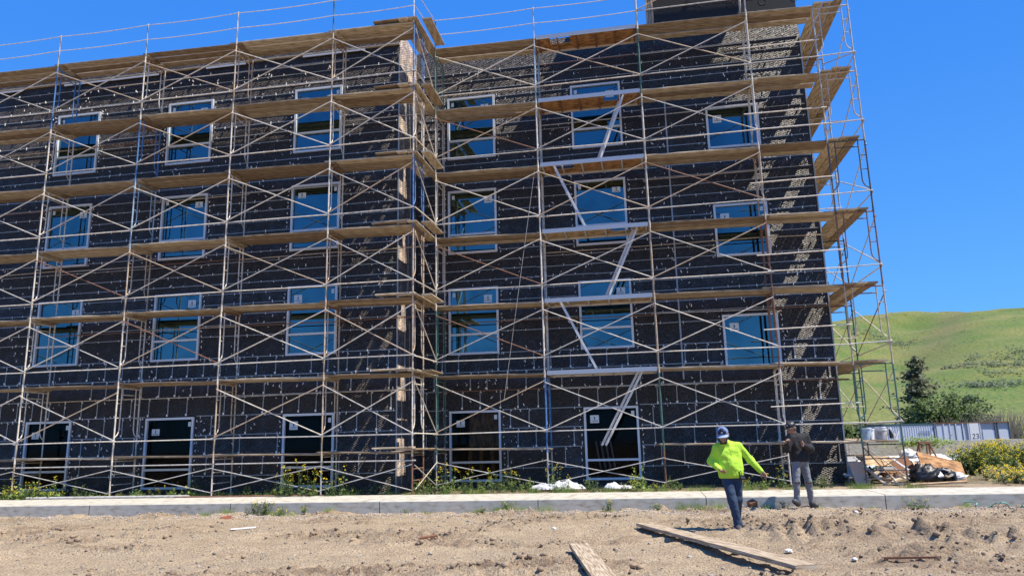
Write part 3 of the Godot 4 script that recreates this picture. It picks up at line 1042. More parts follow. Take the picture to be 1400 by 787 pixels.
func scaffolds() -> void:
	frame_meshes()
	var ft := Transform3D(FB, ORG)
	var sl := thing("scaffold", "painted tube scaffold along the left wing, ending at the inner corner", "scaffold", ft)
	for i in LX.size():
		for l in 7: scaffold_frame(sl, Vector3(LX[i], 0, LZ), 0.0, l, LEFT_PAINT[i][l])
		guard_post(sl, Vector3(LX[i], 0, LZ), ["zinc", "zinc", "pale_blue", "cream", "green", "cream"][i])
	for i in LX.size() - 1:
		var a := Vector3(LX[i], 0, LZ)
		var b := Vector3(LX[i + 1], 0, LZ)
		for l in 7: bay(sl, a, b, l, not (l == 1 and i == 2))
		for h in [0.52, 1.02]: rail(sl, "guard_rail", a + Vector3(0, LV[7] + h, 0.03), b + Vector3(0, LV[7] + h, 0.03), 0.012, M.cream, 0.035)
		# ledger at the first deck
		rail(sl, "ledger", a + Vector3(-0.1, LV[1] - 0.16, 0.03), b + Vector3(0.1, LV[1] - 0.16, 0.03), 0.018, M.zinc)
	# the return between the wings
	for l in 7:
		bay(sl, Vector3(-0.12, 0, LZ), Vector3(-0.02, 0, 0.02), l, true)
	for h in [0.52, 1.02]: rail(sl, "guard_rail", Vector3(-0.12, LV[7] + h, LZ), Vector3(0, LV[7] + h, 0.03), 0.012, M.cream)

	var sr := thing("scaffold", "painted tube scaffold along the right wing, with the ladder bay", "scaffold", ft)
	for i in RX.size():
		for l in 7: scaffold_frame(sr, Vector3(RX[i], 0, 0), 0.0, l, RIGHT_PAINT[i][l])
		if i < 2: guard_post(sr, Vector3(RX[i], 0, 0), ["dark", "zinc", "green", "cream"][i])
	for i in RX.size():
		var a := Vector3(RX[i], 0, 0)
		var b := Vector3(RX[i + 1] if i < 3 else EX - DEPTH, 0, 0)
		for l in 7: bay(sr, a, b, l, i < 3, i == 3)
		if i < 2:
			for h in [0.52, 1.02]: rail(sr, "guard_rail", a + Vector3(0, LV[7] + h, 0.03), b + Vector3(0, LV[7] + h, 0.03), 0.012, M.cream, 0.03)
	# it goes on up in front of the tower
	for i in [2, 3]:
		for l in [7, 8]: scaffold_frame(sr, Vector3(RX[i], 0, 0), 0.0, l, "cream" if l == 7 else "zinc")
		for l in [7, 8]: bay(sr, Vector3(RX[i], 0, 0), Vector3(RX[i + 1] if i < 3 else EX - DEPTH, 0, 0), l, i < 3, i == 3)
	rail(sr, "tag_line", Vector3(3.0, 9.2, 0.05), Vector3(1.95, 2.6, 0.05), 0.006, M.zinc)

	var se := thing("scaffold", "scaffold round the right end of the building, seen against the sky", "scaffold", ft)
	for i in 4:
		var z := -3.103 * i
		for l in 7: scaffold_frame(se, Vector3(EX, 0, z), PI / 2, l, END_PAINT[i][l])
		guard_post(se, Vector3(EX, 0, z), "zinc")
		if i == 3: continue
		for l in 7:
			bay(se, Vector3(EX, 0, z), Vector3(EX, 0, z - 3.103), l, true)
	for l in range(1, 7):
		rail(se, "guard_rail", Vector3(EX - DEPTH, LV[l] + 0.5, 0.03), Vector3(EX + 0.05, LV[l] + 0.53, 0.03), 0.0165, M.zinc)
		rail(se, "guard_rail", Vector3(EX - DEPTH + 0.25, LV[l] + 1.0, -3.05), Vector3(EX + 0.05, LV[l] + 1.0, -3.05), 0.0155, M.cream)
	rail(se, "cross_brace", Vector3(EX - DEPTH, LV[0] + 0.9, 0.05), Vector3(EX - 0.3, LV[0] + 0.05, 0.05), 0.014, M.dark)


# ---------------------------------------------------------------- planks lying on the scaffold
const ORD := ["first", "second", "third", "fourth", "fifth", "sixth", "seventh", "eighth", "ninth"]
var plank_kind := []

func one_plank(c: Vector3, ln: float, wd: float, bs: Basis, label: String) -> void:
	var mb := MB.new()
	var hx := ln / 2
	var hz := wd / 2
	var c0 := 0.013
	var ring := [Vector2(hz, -0.023 + c0), Vector2(hz, 0.023 - c0), Vector2(hz - c0, 0.023), Vector2(-hz + c0, 0.023), Vector2(-hz, 0.023 - c0), Vector2(-hz, -0.023 + c0), Vector2(-hz + c0, -0.023), Vector2(hz - c0, -0.023)]
	var run := rnd(0, 3)
	for i in 8:
		var p: Vector2 = ring[i]
		var q: Vector2 = ring[(i + 1) % 8]
		var u := i * 0.1 + run
		mb.quad(Vector3(-hx, p.y, p.x), Vector3(hx, p.y, p.x), Vector3(hx, q.y, q.x), Vector3(-hx, q.y, q.x), Vector2(run, u), Vector2(run + ln, u + p.distance_to(q)))
	for e in [-1, 1]:
		for i in range(1, 7):
			if e > 0: mb.tri(Vector3(hx, ring[0].y, ring[0].x), Vector3(hx, ring[i + 1].y, ring[i + 1].x), Vector3(hx, ring[i].y, ring[i].x))
			else: mb.tri(Vector3(-hx, ring[0].y, ring[0].x), Vector3(-hx, ring[i].y, ring[i].x), Vector3(-hx, ring[i + 1].y, ring[i + 1].x))
	var o := part("scaffold_plank", mb.mesh(), M["wood%d" % (rng.randi() % 4)], self, Transform3D(FB * bs, ORG + FB * c))
	meta(o, label, "plank", "planks of the scaffold decks")

func planks() -> void:
	var pos := ["front", "middle", "rear"]
	for wing in 2:
		var xs: Array = LX if wing == 0 else RX + [EX - DEPTH]
		var z0 := LZ if wing == 0 else 0.0
		for i in xs.size() - 1:
			if wing == 1 and i == 1: continue                    # the ladder bay has metal decks
			for l in range(1, 10 if wing == 1 and i > 1 else 8):
				for k in 3:
					var a: float = xs[i] - rnd(0.10, 0.24)
					var b: float = xs[i + 1] + rnd(0.05, 0.16)
					if wing == 1 and i == 3: b = xs[i + 1] + rnd(-0.02, 0.08)
					if wing == 0 and i == 4: b = xs[i + 1] + rnd(-0.06, 0.0)
					var tilt := -0.046 / (b - a) + rnd(-0.002, 0.002)
					var lab := "weathered %s plank, %s bay from the left, %s wing, %s deck up" % [pos[k], ORD[i], "left" if wing == 0 else "right", ORD[l - 1]]
					one_plank(Vector3((a + b) / 2, LV[l] + 0.055 + rnd(-0.004, 0.006), z0 - 0.165 - 0.31 * k + rnd(-0.008, 0.008)), b - a, rnd(0.255, 0.285), ry(rnd(-0.004, 0.004)) * rz(tilt), lab)
	# the return between the wings, boards running front to back
	for l in range(1, 8):
		for k in range(1, 4):
			var x := -0.76 + 0.30 * k + rnd(-0.02, 0.02)
			var za := LZ + rnd(0.02, 0.14) if k < 3 else LZ - 0.05
			var zb := -0.28 if k < 3 else rnd(0.1, 0.5)
			if k == 3 and l < 2: continue
			var lab := "short front-to-back plank across the inner corner, %s from the wall, %s deck up" % [ORD[k - 1], ORD[l - 1]]
			one_plank(Vector3(x + (0.05 if k == 3 else 0.0), LV[l] + 0.105 + rnd(0, 0.008), (za + zb) / 2), za - zb, 0.28, ry(PI / 2 + rnd(-0.01, 0.01)) * rz(rnd(-0.006, 0.006)), lab)
		one_plank(Vector3(-0.75 + rnd(-0.1, 0.1), LV[l] + 0.16, LZ - 0.1), 1.1, 0.26, ry(rnd(-0.03, 0.03)) * rz(0.01), "short offcut plank lying crosswise on the inner corner, %s deck up" % ORD[l - 1])
	# end scaffold
	for i in 3:
		for l in range(1, 8):
			if l == 1 and i > 0: continue
			for k in 3:
				var za := -3.103 * i + rnd(0.06, 0.2)
				var zb := -3.103 * (i + 1) - rnd(0.08, 0.2)
				var lab := "plank of the right-end scaffold, %s from wall, %s bay back, %s deck up" % [ORD[k], ORD[i], ORD[l - 1]]
				one_plank(Vector3(EX - DEPTH + 0.155 + 0.265 * k, LV[l] + 0.055, (za + zb) / 2), za - zb, 0.25, ry(PI / 2 + rnd(-0.004, 0.004)) * rz(0.012), lab)


# ---------------------------------------------------------------- the bay with metal decks and ladders
func stair_bay() -> void:
	var x0: float = RX[1] + 0.06
	var x1: float = RX[2] - 0.05
	for l in range(2, 8):
		var o := thing("stair_deck", "aluminium-edged access deck in the ladder bay, %s deck up" % ORD[l - 1], "deck", Transform3D(FB, W(0, LV[l] + 0.03, 0)), "metal decks of the ladder bay")
		var fr := MB.new()
		fr.box(Vector3((x0 + x1) / 2, 0.03, -0.03), Vector3(x1 - x0, 0.12, 0.03))
		fr.box(Vector3((x0 + x1) / 2, 0.03, -0.90), Vector3(x1 - x0, 0.12, 0.03))
		part("edge_beam", fr.mesh(), M.alu, o)
		var rb := MB.new()
		for k in 6: rb.box(Vector3(lerpf(x0 + 0.05, x1 - 0.05, k / 5.0), -0.005, -0.465), Vector3(0.04, 0.045, 0.83))
		part("rib", rb.mesh(), M.alu if l < 6 else M.rust, o)
		var bd := MB.new()
		var gap := 0.6
		var gx := x1 - 1.05 if l % 2 == 0 else x0 + 0.35
		if l == 7: gx = x0 + 0.4
		for q in [[x0, gx], [gx + gap, x1]]:
			bd.box(Vector3((q[0] + q[1]) / 2, 0.035, -0.465), Vector3(q[1] - q[0], 0.016, 0.835))
		bd.box(Vector3(gx + gap / 2, 0.035, -0.70), Vector3(gap, 0.016, 0.36))
		part("board", bd.mesh(), M.ply if l >= 5 else M.ply_pale, o)
	# ladders zigzag from deck to deck: top x, foot x
	var lad := [[6, 5.62, 4.85, 2], [5, 3.55, 4.42, 2], [4, 5.8, 4.9, 2], [3, 3.58, 4.55, 2], [2, 5.72, 4.62, 2]]
	for q in lad:
		var yt: float = LV[q[0]] + 0.06
		var yb: float = LV[q[0] - 1] + 0.09
		var o := thing("ladder", "aluminium ladder leaning up to the %s deck of the ladder bay" % ORD[q[0] - 1], "ladder", Transform3D(FB, ORG), "ladders between the scaffold decks")
		var a := Vector3(q[1], yt, -0.30)
		var b := Vector3(q[2], yb, -0.16)
		var dir := (b - a).normalized()
		var side := Vector3(0, 0, 0.36) if q[0] % 2 == 1 else Vector3(0.12, 0, 0.26)
		for e in [-0.5, 0.5]:
			var st := MB.new()
			var c: Vector3 = (a + b) / 2 + side * e - Vector3(0.0, 0.0, 0.05)
			var bx := Basis(dir.cross(side.normalized()).normalized(), dir, side.normalized()).orthonormalized()
			st.box(c, Vector3(0.062, a.distance_to(b), 0.028), bx)
			part("stile", st.mesh(), M.alu, o)
		var n := 7
		for k in n:
			var p := a.lerp(b, (k + 0.6) / n) - Vector3(0, 0, 0.05)
			var rg := MB.new()
			rg.tube(p - side * 0.5, p + side * 0.5, 0.011, 5)
			part("rung", rg.mesh(), M.alu, o)


# ---------------------------------------------------------------- far side: trees, trailers, wall, bushes
func on_ground(x: float, z: float) -> float: return dirt_height(Vector3(x, 0, -z))

func crown(mb: MB, c: Vector3, r: Vector3, clumps: int, per: int, ls: float) -> void:   # leaves gathered in clumps through an ellipsoid
	for i in clumps:
		var d := Vector3(rng.randfn(), rng.randfn(), rng.randfn()).normalized() * pow(rng.randf(), 0.4)
		var q := c + d * r
		var cs := rnd(0.16, 0.34) * minf(r.x, r.y)
		for j in per:
			var e := Vector3(rng.randfn(), rng.randfn() * 0.8, rng.randfn())
			leaf(mb, q + e * cs * 0.6, ls * rnd(0.6, 1.3), (e + d * 1.5).normalized())

func background() -> void:
	# pine
	var pg := hill_height(41.0, 76.0)
	var t := thing("pine_tree", "tall ragged dark pine standing highest behind the white trailer", "tree", Transform3D(Basis(), Vector3(41.2, pg, -76)))
	var tk := MB.new()
	tk.tube(Vector3.ZERO, Vector3(0.15, 9.2, 0), 0.28, 8, 0.05)
	var cr := MB.new()
	for i in 64:
		var f := i / 64.0
		var y := lerpf(1.6, 9.7, f)
		var reach := lerpf(5.4, 0.25, pow(f, 0.85)) * (rnd(0.75, 1.15) if i % 3 else rnd(0.3, 0.6))
		if f > 0.4 and f < 0.55: reach *= 0.75
		var an := rnd(0, TAU)
		var e := Vector3(cos(an) * reach, y + reach * 0.12, sin(an) * reach)
		tk.tube(Vector3(0.1, y, 0), e, 0.05, 4, 0.015)
		for j in 5:
			var p := Vector3(0.1, y, 0).lerp(e, 0.3 + 0.175 * j)
			for q in 11: leaf(cr, p + Vector3(rng.randfn(), rng.randfn() * 0.5, rng.randfn()) * 0.34, rnd(0.2, 0.5), Vector3(cos(an), 0.8, sin(an)).normalized())
	for q in 160: leaf(cr, Vector3(0.13 + rng.randfn() * 0.16, rnd(8.9, 10.1), rng.randfn() * 0.16), rnd(0.15, 0.35), Vector3(rnd(-1, 1), 0.8, rnd(-1, 1)).normalized())
	part("trunk", tk.mesh(), M.bark, t)
	part("crown", cr.mesh(), M.needle, t)
	# broadleaf evergreens in front of it
	var specs := [
		[38.3, 70.0, 1.9, 2.3, "leaf", "round leafy tree under the pine, right behind the end post of the scaffold"],
		[40.9, 70.5, 2.5, 2.6, "leaf", "broad bushy green tree in front of the tall pine"],
		[43.6, 72.0, 2.0, 2.5, "leaf_dark", "dark bushy tree to the right of the tall pine"],
		[34.2, 74.0, 1.9, 1.5, "leaf_dark", "dark shrubby tree seen through the bottom of the end scaffold"],
		[30.4, 72.0, 2.0, 1.6, "leaf", "green shrubby tree seen beside the building's right edge"]]
	for s in specs:
		var gy := hill_height(s[0], s[1])
		var o := thing("bushy_tree", s[5], "tree", Transform3D(Basis(), Vector3(s[0], gy, -s[1])), "trees at the foot of the hill")
		var k := MB.new()
		k.tube(Vector3.ZERO, Vector3(0.1, s[3] * 1.4, 0), 0.16, 7, 0.06)
		for j in 5: k.tube(Vector3(0.05, s[3] * 0.6, 0), Vector3(rnd(-1, 1) * s[2] * 0.7, s[3] * rnd(1.2, 2.0), rnd(-1, 1)), 0.06, 5, 0.02)
		part("trunk", k.mesh(), M.bark, o)
		var c := MB.new()
		crown(c, Vector3(0, s[3] * 1.35, 0), Vector3(s[2], s[3], s[2]), 90, 40, 0.30)
		part("crown", c.mesh(), M[s[4]], o)
	# bare grey brush behind the container
	for s in [[41.4, 66.0, 4.7, "bare grey twiggy shrub behind the middle of the container"], [44.3, 67.0, 4.4, "bare twiggy shrub rising over the container's right end"], [47.2, 66.0, 5.2, "tall bare brown brush at the right edge beyond the container"], [38.9, 66.0, 3.9, "low bare shrub between the trailer and the green trees"]]:
		var gy := hill_height(s[0], s[1])
		var o := thing("bare_shrub", s[3], "shrub", Transform3D(Basis(), Vector3(s[0], gy, -s[1])), "bare brush behind the container")
		var k := MB.new()
		for j in 130:
			var a := Vector3(rnd(-1.7, 1.7), 0, rnd(-0.8, 0.8))
			var d: Vector3 = Vector3(rnd(-0.5, 0.5), 1, rnd(-0.4, 0.4)).normalized() * s[2] * rnd(0.5, 1.0)
			k.tube(a, a + d, 0.025, 3, 0.008)
			for q in 3: k.tube(a + d * rnd(0.3, 0.9), a + d * rnd(0.8, 1.0) + Vector3(rnd(-0.5, 0.5), rnd(0.1, 0.5), rnd(-0.4, 0.4)), 0.012, 3, 0.005)
		part("twigs", k.mesh(), M.twig, o)
	# white trailer and shipping container
	var g := -1.2
	var tr := thing("trailer", "long white box trailer with a dark teal roof edge beyond the scaffold end", "trailer", Transform3D(ry(0.05), Vector3(28.6, g, -58.3)))
	var body := MB.new()
	body.box(Vector3(1.9, 1.95, -1.3), Vector3(3.9, 2.25, 2.5))
	for k in 20: body.box(Vector3(0.1 + 0.19 * k, 1.95, -0.04), Vector3(0.05, 2.2, 0.03))
	part("body", body.mesh(), M.white_paint, tr)
	var tp := MB.new()
	tp.box(Vector3(1.9, 3.15, -1.3), Vector3(3.95, 0.16, 2.56))
	part("roof_edge", tp.mesh(), mat(lin(0.05, 0.11, 0.13), 0.6), tr)
	var lt := MB.new()
	for k in 5: lt.box(Vector3(2.75 + 0.2 * k, 2.55, -0.01), Vector3(0.13, 0.22, 0.02))
	for k in 4: lt.box(Vector3(0.2 + 0.16 * k, 2.6, -0.01), Vector3(0.10, 0.16, 0.02))
	part("faded_lettering", lt.mesh(), mat(lin(0.36, 0.42, 0.55), 0.7), tr)
	for k in 2:
		var wh := MB.new()
		wh.tube(Vector3(0.8 + 1.1 * k, 0.45, -0.05), Vector3(0.8 + 1.1 * k, 0.45, -0.3), 0.45, 14)
		part("wheel", wh.mesh(), M.black, tr)
	var ct := thing("shipping_container", "grey-blue ribbed shipping container with one white panel, right of the trailer", "container", Transform3D(ry(0.03), Vector3(32.55, g, -58.4)))
	var cb := MB.new()
	cb.box(Vector3(2.95, 1.6, -1.3), Vector3(5.9, 3.1, 2.4))
	part("body", cb.mesh(), M.grey_paint, ct)
	for q in [[0.15, 0.5, 0], [0.75, 0.5, 0], [1.25, 0.3, 1], [1.75, 0.5, 0], [2.1, 0.08, 1], [3.75, 0.95, 0], [5.0, 0.8, 0]]:
		var pb := MB.new()
		pb.box(Vector3(q[0] + q[1] / 2, 1.45 if q[0] > 3.0 else 1.6, -0.085), Vector3(q[1], 2.3 if q[0] > 3.0 else 2.95, 0.05))
		part("panel", pb.mesh(), M.white_paint if q[2] == 0 else mat(lin(0.5, 0.54, 0.58), 0.6), ct)
	for q in [0.68, 1.18, 1.66, 2.2, 2.62, 3.55, 4.75, 4.95, 5.88]:
		var rb := MB.new()
		rb.box(Vector3(q, 1.6, -0.07), Vector3(0.07, 3.1, 0.12))
		part("rib", rb.mesh(), mat(lin(0.12, 0.13, 0.15), 0.6) if q > 4 else M.white_paint, ct)
	var wp := MB.new()
	wp.box(Vector3(3.08, 1.6, -0.06), Vector3(0.72, 3.1, 0.1))
	var white_panel := part("panel", wp.mesh(), M.white, ct)
	var tm := TextMesh.new()
	var sf := SystemFont.new()
	sf.font_names = PackedStringArray(["Droid Sans"])
	tm.font = sf
	tm.text = "23"
	tm.font_size = 32
	tm.pixel_size = 0.016
	tm.depth = 0.01
	part("number", tm, M.black, white_panel, Transform3D(Basis(), Vector3(3.12, 2.15, -0.004)))
	var rr := MB.new()
	rr.box(Vector3(2.95, 3.18, -0.1), Vector3(5.95, 0.07, 0.16))
	rr.box(Vector3(4.75, 3.19, -0.03), Vector3(2.3, 0.06, 0.1))
	part("top_rail", rr.mesh(), M.brown, ct)
	# low concrete wall with ivy on it
	var rw := thing("retaining_wall", "low grey concrete wall beyond the rubbish heap, ivy on top", "wall", Transform3D(ry(0.04), Vector3(8.0, 0, -34.4)))
	for k in 5:
		var wb := MB.new()
		wb.box(Vector3(1.8 + 3.6 * k, 0.35, 0), Vector3(3.585, 1.36, 0.25))
		part("wall_section", wb.mesh(), M.concrete, rw)
	var iv := thing("ivy", "bright yellow-green ivy spilling over the low concrete wall", "ivy", Transform3D(Basis(), Vector3(18.3, 0.9, -34.0)))
	var il := MB.new()
	for k in 900: leaf(il, Vector3(rng.randfn() * 0.65, rng.randfn() * 0.11 + 0.08, rnd(-0.3, 0.25)), rnd(0.07, 0.15), Vector3(0, 0.7, 0.7))
	part("leaves", il.mesh(), M.leaf_light, iv)
	# white low kerb and pallets behind the scaffold end
	var wk := thing("concrete_barrier", "long pale concrete barrier lying behind the rubbish heap", "barrier", Transform3D(ry(0.02), Vector3(13.6, -0.1, -28.0)))
	var kb := MB.new()
	kb.box(Vector3(0, 0.3, 0), Vector3(5.4, 0.5, 0.35))
	kb.box(Vector3(0, 0.62, 0), Vector3(5.4, 0.2, 0.2))
	part("barrier_body", kb.mesh(), M.white, wk)
	# mustard bushes at the right
	var bs := [
		[13.75, 22.6, 0.75, 0.98, 1.0, "dense yellow-flowering mustard bush, left of those at the right edge"],
		[14.75, 23.2, 0.85, 1.08, 1.0, "dense tall mustard bush full of yellow flowers, in the middle of the thicket"],
		[15.9, 22.6, 0.8, 1.2, 0.8, "tallest yellow-flowering mustard bush, cut by the right edge"],
		[12.9, 20.2, 0.6, 0.42, 0.25, "low straggly weed patch next to the brown panels"],
		[13.9, 19.6, 0.75, 0.62, 0.35, "low dry mustard bush in front of the dense ones"],
		[12.2, 18.6, 0.5, 0.35, 0.2, "low weeds close behind the slab right of the rubbish"],
		[13.2, 18.2, 0.7, 0.5, 0.3, "straw-coloured weedy bush close behind the slab at the right"],
		[15.0, 20.4, 0.9, 0.8, 0.5, "dry flowering bush at the right edge of the picture"]]
	for q in bs:
		var o := thing("mustard_bush", q[5], "bush", Transform3D(Basis(), Vector3(q[0], on_ground(q[0], q[1]) - 0.02, -q[1])), "mustard bushes at the right")
		var st := MB.new()
		var lf := MB.new()
		var dry := MB.new()
		var fl := MB.new()
		var n := int(420 * q[2] * (q[3] + 0.3))
		for k in n:
			var a := Vector3(rng.randfn() * q[2] * 0.42, 0, rng.randfn() * q[2] * 0.42)
			var hgt: float = q[3] * rnd(0.45, 1.0) * exp(-0.35 * a.length_squared() / (q[2] * q[2]))
			var e := a * 1.15 + Vector3(rnd(-0.1, 0.1), hgt, rnd(-0.1, 0.1))
			st.tube(a, e, 0.005, 3, 0.003)
			for j in 9:
				var p := a.lerp(e, rnd(0.25, 1.0)) + Vector3(rnd(-0.06, 0.06), 0, rnd(-0.06, 0.06))
				leaf(dry if rng.randf() > q[4] + 0.25 else lf, p, rnd(0.04, 0.1), Vector3(rnd(-0.5, 0.5), 0.6, 0.6).normalized())
			if rng.randf() < 0.75:
				for j in 4: leaf(fl, e + Vector3(rnd(-0.035, 0.035), rnd(-0.05, 0.04), rnd(-0.035, 0.035)), rnd(0.03, 0.05), Vector3(0, 0.8, 0.5))
		part("stems", st.mesh(), M.straw if q[4] < 0.6 else M.leaf, o)
		if lf.v.size(): part("leaves", lf.mesh(), M.leaf, o)
		if dry.v.size(): part("dry_leaves", dry.mesh(), M.straw, o)
		part("flowers", fl.mesh(), M.flower, o)


# ---------------------------------------------------------------- rubbish under the end scaffold
func solid(nm: String, label: String, cat: String, c: Vector3, s: Vector3, e: Vector3, m: Material, group := "") -> MeshInstance3D:
	var mb := MB.new()
	mb.box(Vector3.ZERO, s)
	var o := part(nm, mb.mesh(), m, self, Transform3D(Basis.from_euler(e), c))
	meta(o, label, cat, group)
	return o

func lump(nm: String, label: String, cat: String, c: Vector3, s: Vector3, m: Material, rough := 0.25) -> void:
	var sp := SphereMesh.new()
	sp.radius = 1.0; sp.height = 2.0; sp.radial_segments = 24; sp.rings = 14
	var ar := sp.get_mesh_arrays()
	var mb := MB.new()
	mb.v = ar[Mesh.ARRAY_VERTEX]
	mb.uv = ar[Mesh.ARRAY_TEX_UV]
	mb.ix = ar[Mesh.ARRAY_INDEX]
	for i in mb.v.size():
		var p: Vector3 = mb.v[i]
		var w := p * 1.3 + c
		var f := 1.0 + rough * (1.6 * absf(nz.get_noise_3dv(w * 1.6)) + nz.get_noise_3dv(w * 3.7)) - rough * 0.3
		p *= f
		if p.y < -0.5: p.y = -0.5
		mb.v[i] = p * s
	var st := SurfaceTool.new()
	var am := ArrayMesh.new()
	var a2 := []
	a2.resize(Mesh.ARRAY_MAX)
	a2[Mesh.ARRAY_VERTEX] = mb.v; a2[Mesh.ARRAY_TEX_UV] = mb.uv; a2[Mesh.ARRAY_INDEX] = mb.ix
	am.add_surface_from_arrays(Mesh.PRIMITIVE_TRIANGLES, a2)
	st.create_from(am, 0)
	st.generate_normals()
	var o := part(nm, st.commit(), m, self, Transform3D(Basis(), c))
	meta(o, label, cat)

func debris() -> void:
	solid("plywood_sheet", "orange-brown plywood sheet leaning at the right of the rubbish heap", "plywood sheet", Vector3(11.35, 0.55, -20.3), Vector3(1.15, 0.03, 0.75), Vector3(0.75, -0.35, -0.38), M.ply)
	solid("plywood_sheet", "pale tan board lying on edge just right of the end post", "plywood sheet", Vector3(10.72, 0.52, -20.2), Vector3(0.5, 0.03, 0.42), Vector3(0.9, 0.2, -0.45), M.ply_pale)
	solid("plywood_sheet", "long tan plywood sheet lying flat on top of the rubbish", "plywood sheet", Vector3(10.05, 0.72, -20.9), Vector3(1.15, 0.03, 0.6), Vector3(0.42, 0.1, -0.04), M.ply_pale)
	solid("plywood_sheet", "dark brown plywood piece tilted under the tan sheet", "plywood sheet", Vector3(10.35, 0.62, -20.3), Vector3(0.5, 0.03, 0.5), Vector3(0.8, 0.5, 0.5), M.brown)
	solid("cardboard_box", "flattened brown cardboard box at the base of the rubbish heap", "box", Vector3(9.75, 0.38, -19.9), Vector3(0.55, 0.24, 0.4), Vector3(0.05, 0.35, 0.03), M.ply)
	solid("plywood_sheet", "pinkish board leaning on the building's right corner", "plywood sheet", Vector3(8.72, 0.50, -19.35), Vector3(0.35, 0.62, 0.025), Vector3(-0.45, -0.2, 0.12), mat(lin(0.55, 0.38, 0.27), 0.8))
	solid("timber", "pale length of timber leaning against the pinkish board", "timber", Vector3(8.98, 0.46, -19.1), Vector3(0.06, 0.75, 0.04), Vector3(-0.5, 0, 0.62), M.wood2)
	solid("timber", "long pale board lying on the ground before the rubbish", "timber", Vector3(10.2, 0.27, -18.5), Vector3(1.2, 0.04, 0.22), Vector3(0.03, -0.25, 0.05), M.ply_pale)
	solid("timber", "weathered board lying aslant in the middle of the heap", "timber", Vector3(9.55, 0.32, -19.2), Vector3(0.9, 0.035, 0.16), Vector3(0.1, 0.5, 0.12), M.wood2)
	solid("timber", "thin white lath standing out of the rubbish heap", "timber", Vector3(10.0, 0.62, -19.6), Vector3(0.04, 0.9, 0.03), Vector3(-0.3, 0, 0.85), M.white)
	solid("foam_panel", "white foam panel lying behind the rubbish heap", "panel", Vector3(9.3, 0.62, -21.2), Vector3(1.5, 0.06, 0.5), Vector3(0.3, 0.05, 0.02), M.white)
	solid("foam_panel", "pale blue foam panel tilted beside the white one", "panel", Vector3(9.2, 0.50, -20.4), Vector3(0.9, 0.05, 0.42), Vector3(0.5, -0.1, 0.05), mat(lin(0.42, 0.56, 0.66), 0.7))
	solid("foam_panel", "white panel lying under the rusty trestle", "panel", Vector3(11.9, 0.72, -22.4), Vector3(1.6, 0.05, 0.6), Vector3(0.25, 0.0, 0.02), M.white)
	lump("garbage_bag", "big black rubbish bag under the end post of the scaffold", "rubbish bag", Vector3(10.32, 0.40, -19.3), Vector3(0.36, 0.26, 0.3), M.bag, 0.4)
	lump("garbage_bag", "black rubbish bag lying right of the big one", "rubbish bag", Vector3(10.95, 0.36, -19.6), Vector3(0.3, 0.2, 0.28), M.bag, 0.45)
	lump("garbage_bag", "black rubbish bag in the shade left of the end post", "rubbish bag", Vector3(9.35, 0.38, -20.0), Vector3(0.3, 0.22, 0.26), M.bag, 0.45)
	lump("plastic_bag", "white plastic bag on top of the rubbish heap", "bag", Vector3(10.95, 0.85, -21.2), Vector3(0.2, 0.16, 0.2), M.plastic, 0.5)
	lump("plastic_bag", "crumpled clear plastic bag at the right of the rubbish", "bag", Vector3(11.25, 0.33, -19.6), Vector3(0.24, 0.12, 0.2), M.plastic, 0.6)
	var nth := ["first", "second", "third", "fourth", "fifth", "sixth", "seventh", "eighth", "ninth", "tenth"]
	var sort := ["tan plywood", "grey wood", "white foam", "brown card", "black plastic", "grey metal"]
	for k in 48:
		solid("scrap_piece", "small %s scrap in the rubbish heap, %s of its kind from the left" % [sort[k % 6], nth[k / 6]], "scrap", Vector3(lerpf(8.8, 11.5, k / 48.0), rnd(0.26, 0.5), -rnd(18.7, 21.2)), Vector3(rnd(0.1, 0.45), rnd(0.015, 0.05), rnd(0.05, 0.2)), Vector3(rnd(-0.5, 0.5), rnd(0, 3), rnd(-0.4, 0.4)),
			[M.ply_pale, M.wood2, M.white, M.brown, M.black, M.zinc][k % 6], "scraps in the rubbish heap")
	# rusty trestle
	var t := thing("trestle", "rusty A-frame trestle standing behind the brown panels", "trestle", Transform3D(ry(0.2), Vector3(12.15, on_ground(12.2, 22.5), -22.5)))
	var tb := MB.new()
	tb.box(Vector3(0, 0.98, 0), Vector3(0.42, 0.06, 0.1))
	part("beam", tb.mesh(), M.rust, t)
	for q in [[-0.16, -0.42, 0.25], [0.16, 0.42, 0.25], [-0.16, -0.40, -0.25], [0.16, 0.40, -0.25], [0.1, -0.18, 0.24]]:
		var lg := MB.new()
		lg.tube(Vector3(q[0], 0.96, 0), Vector3(q[1], 0, q[2]), 0.028, 5)
		part("leg", lg.mesh(), M.rust, t)
	var cbm := MB.new()
	cbm.tube(Vector3(-0.3, 0.4, 0.15), Vector3(0.3, 0.4, 0.15), 0.022, 5)
	part("crossbar", cbm.mesh(), M.rust, t)
	# buckets and tools on the first deck of the end scaffold
	var dz := LV[1] + 0.08
	var bk := [[11.38, -0.55, 0.30, 0.13, "pale_blue", "pale blue bucket on the lowest end deck, leftmost of the row"], [11.55, -0.9, 0.27, 0.13, "white", "white bucket just behind the pale blue one on the end deck"],
		[11.72, -0.45, 0.26, 0.14, "zinc", "grey bucket in the middle of the lowest end deck"], [11.86, -1.0, 0.32, 0.13, "white", "tall white bucket behind the grey one on the end deck"]]
	for q in bk:
		var o := thing("bucket", q[5], "bucket", Transform3D(FB, W(q[0], dz, q[1])))
		var mb := MB.new()
		mb.tube(Vector3.ZERO, Vector3(0, q[2], 0), q[3] * 0.85, 14, q[3])
		part("pail", mb.mesh(), M[q[4]], o)
		var rb := MB.new()
		rb.tube(Vector3(0, q[2] - 0.03, 0), Vector3(0, q[2] - 0.005, 0), q[3] + 0.008, 14)
		part("rim", rb.mesh(), M.white, o)
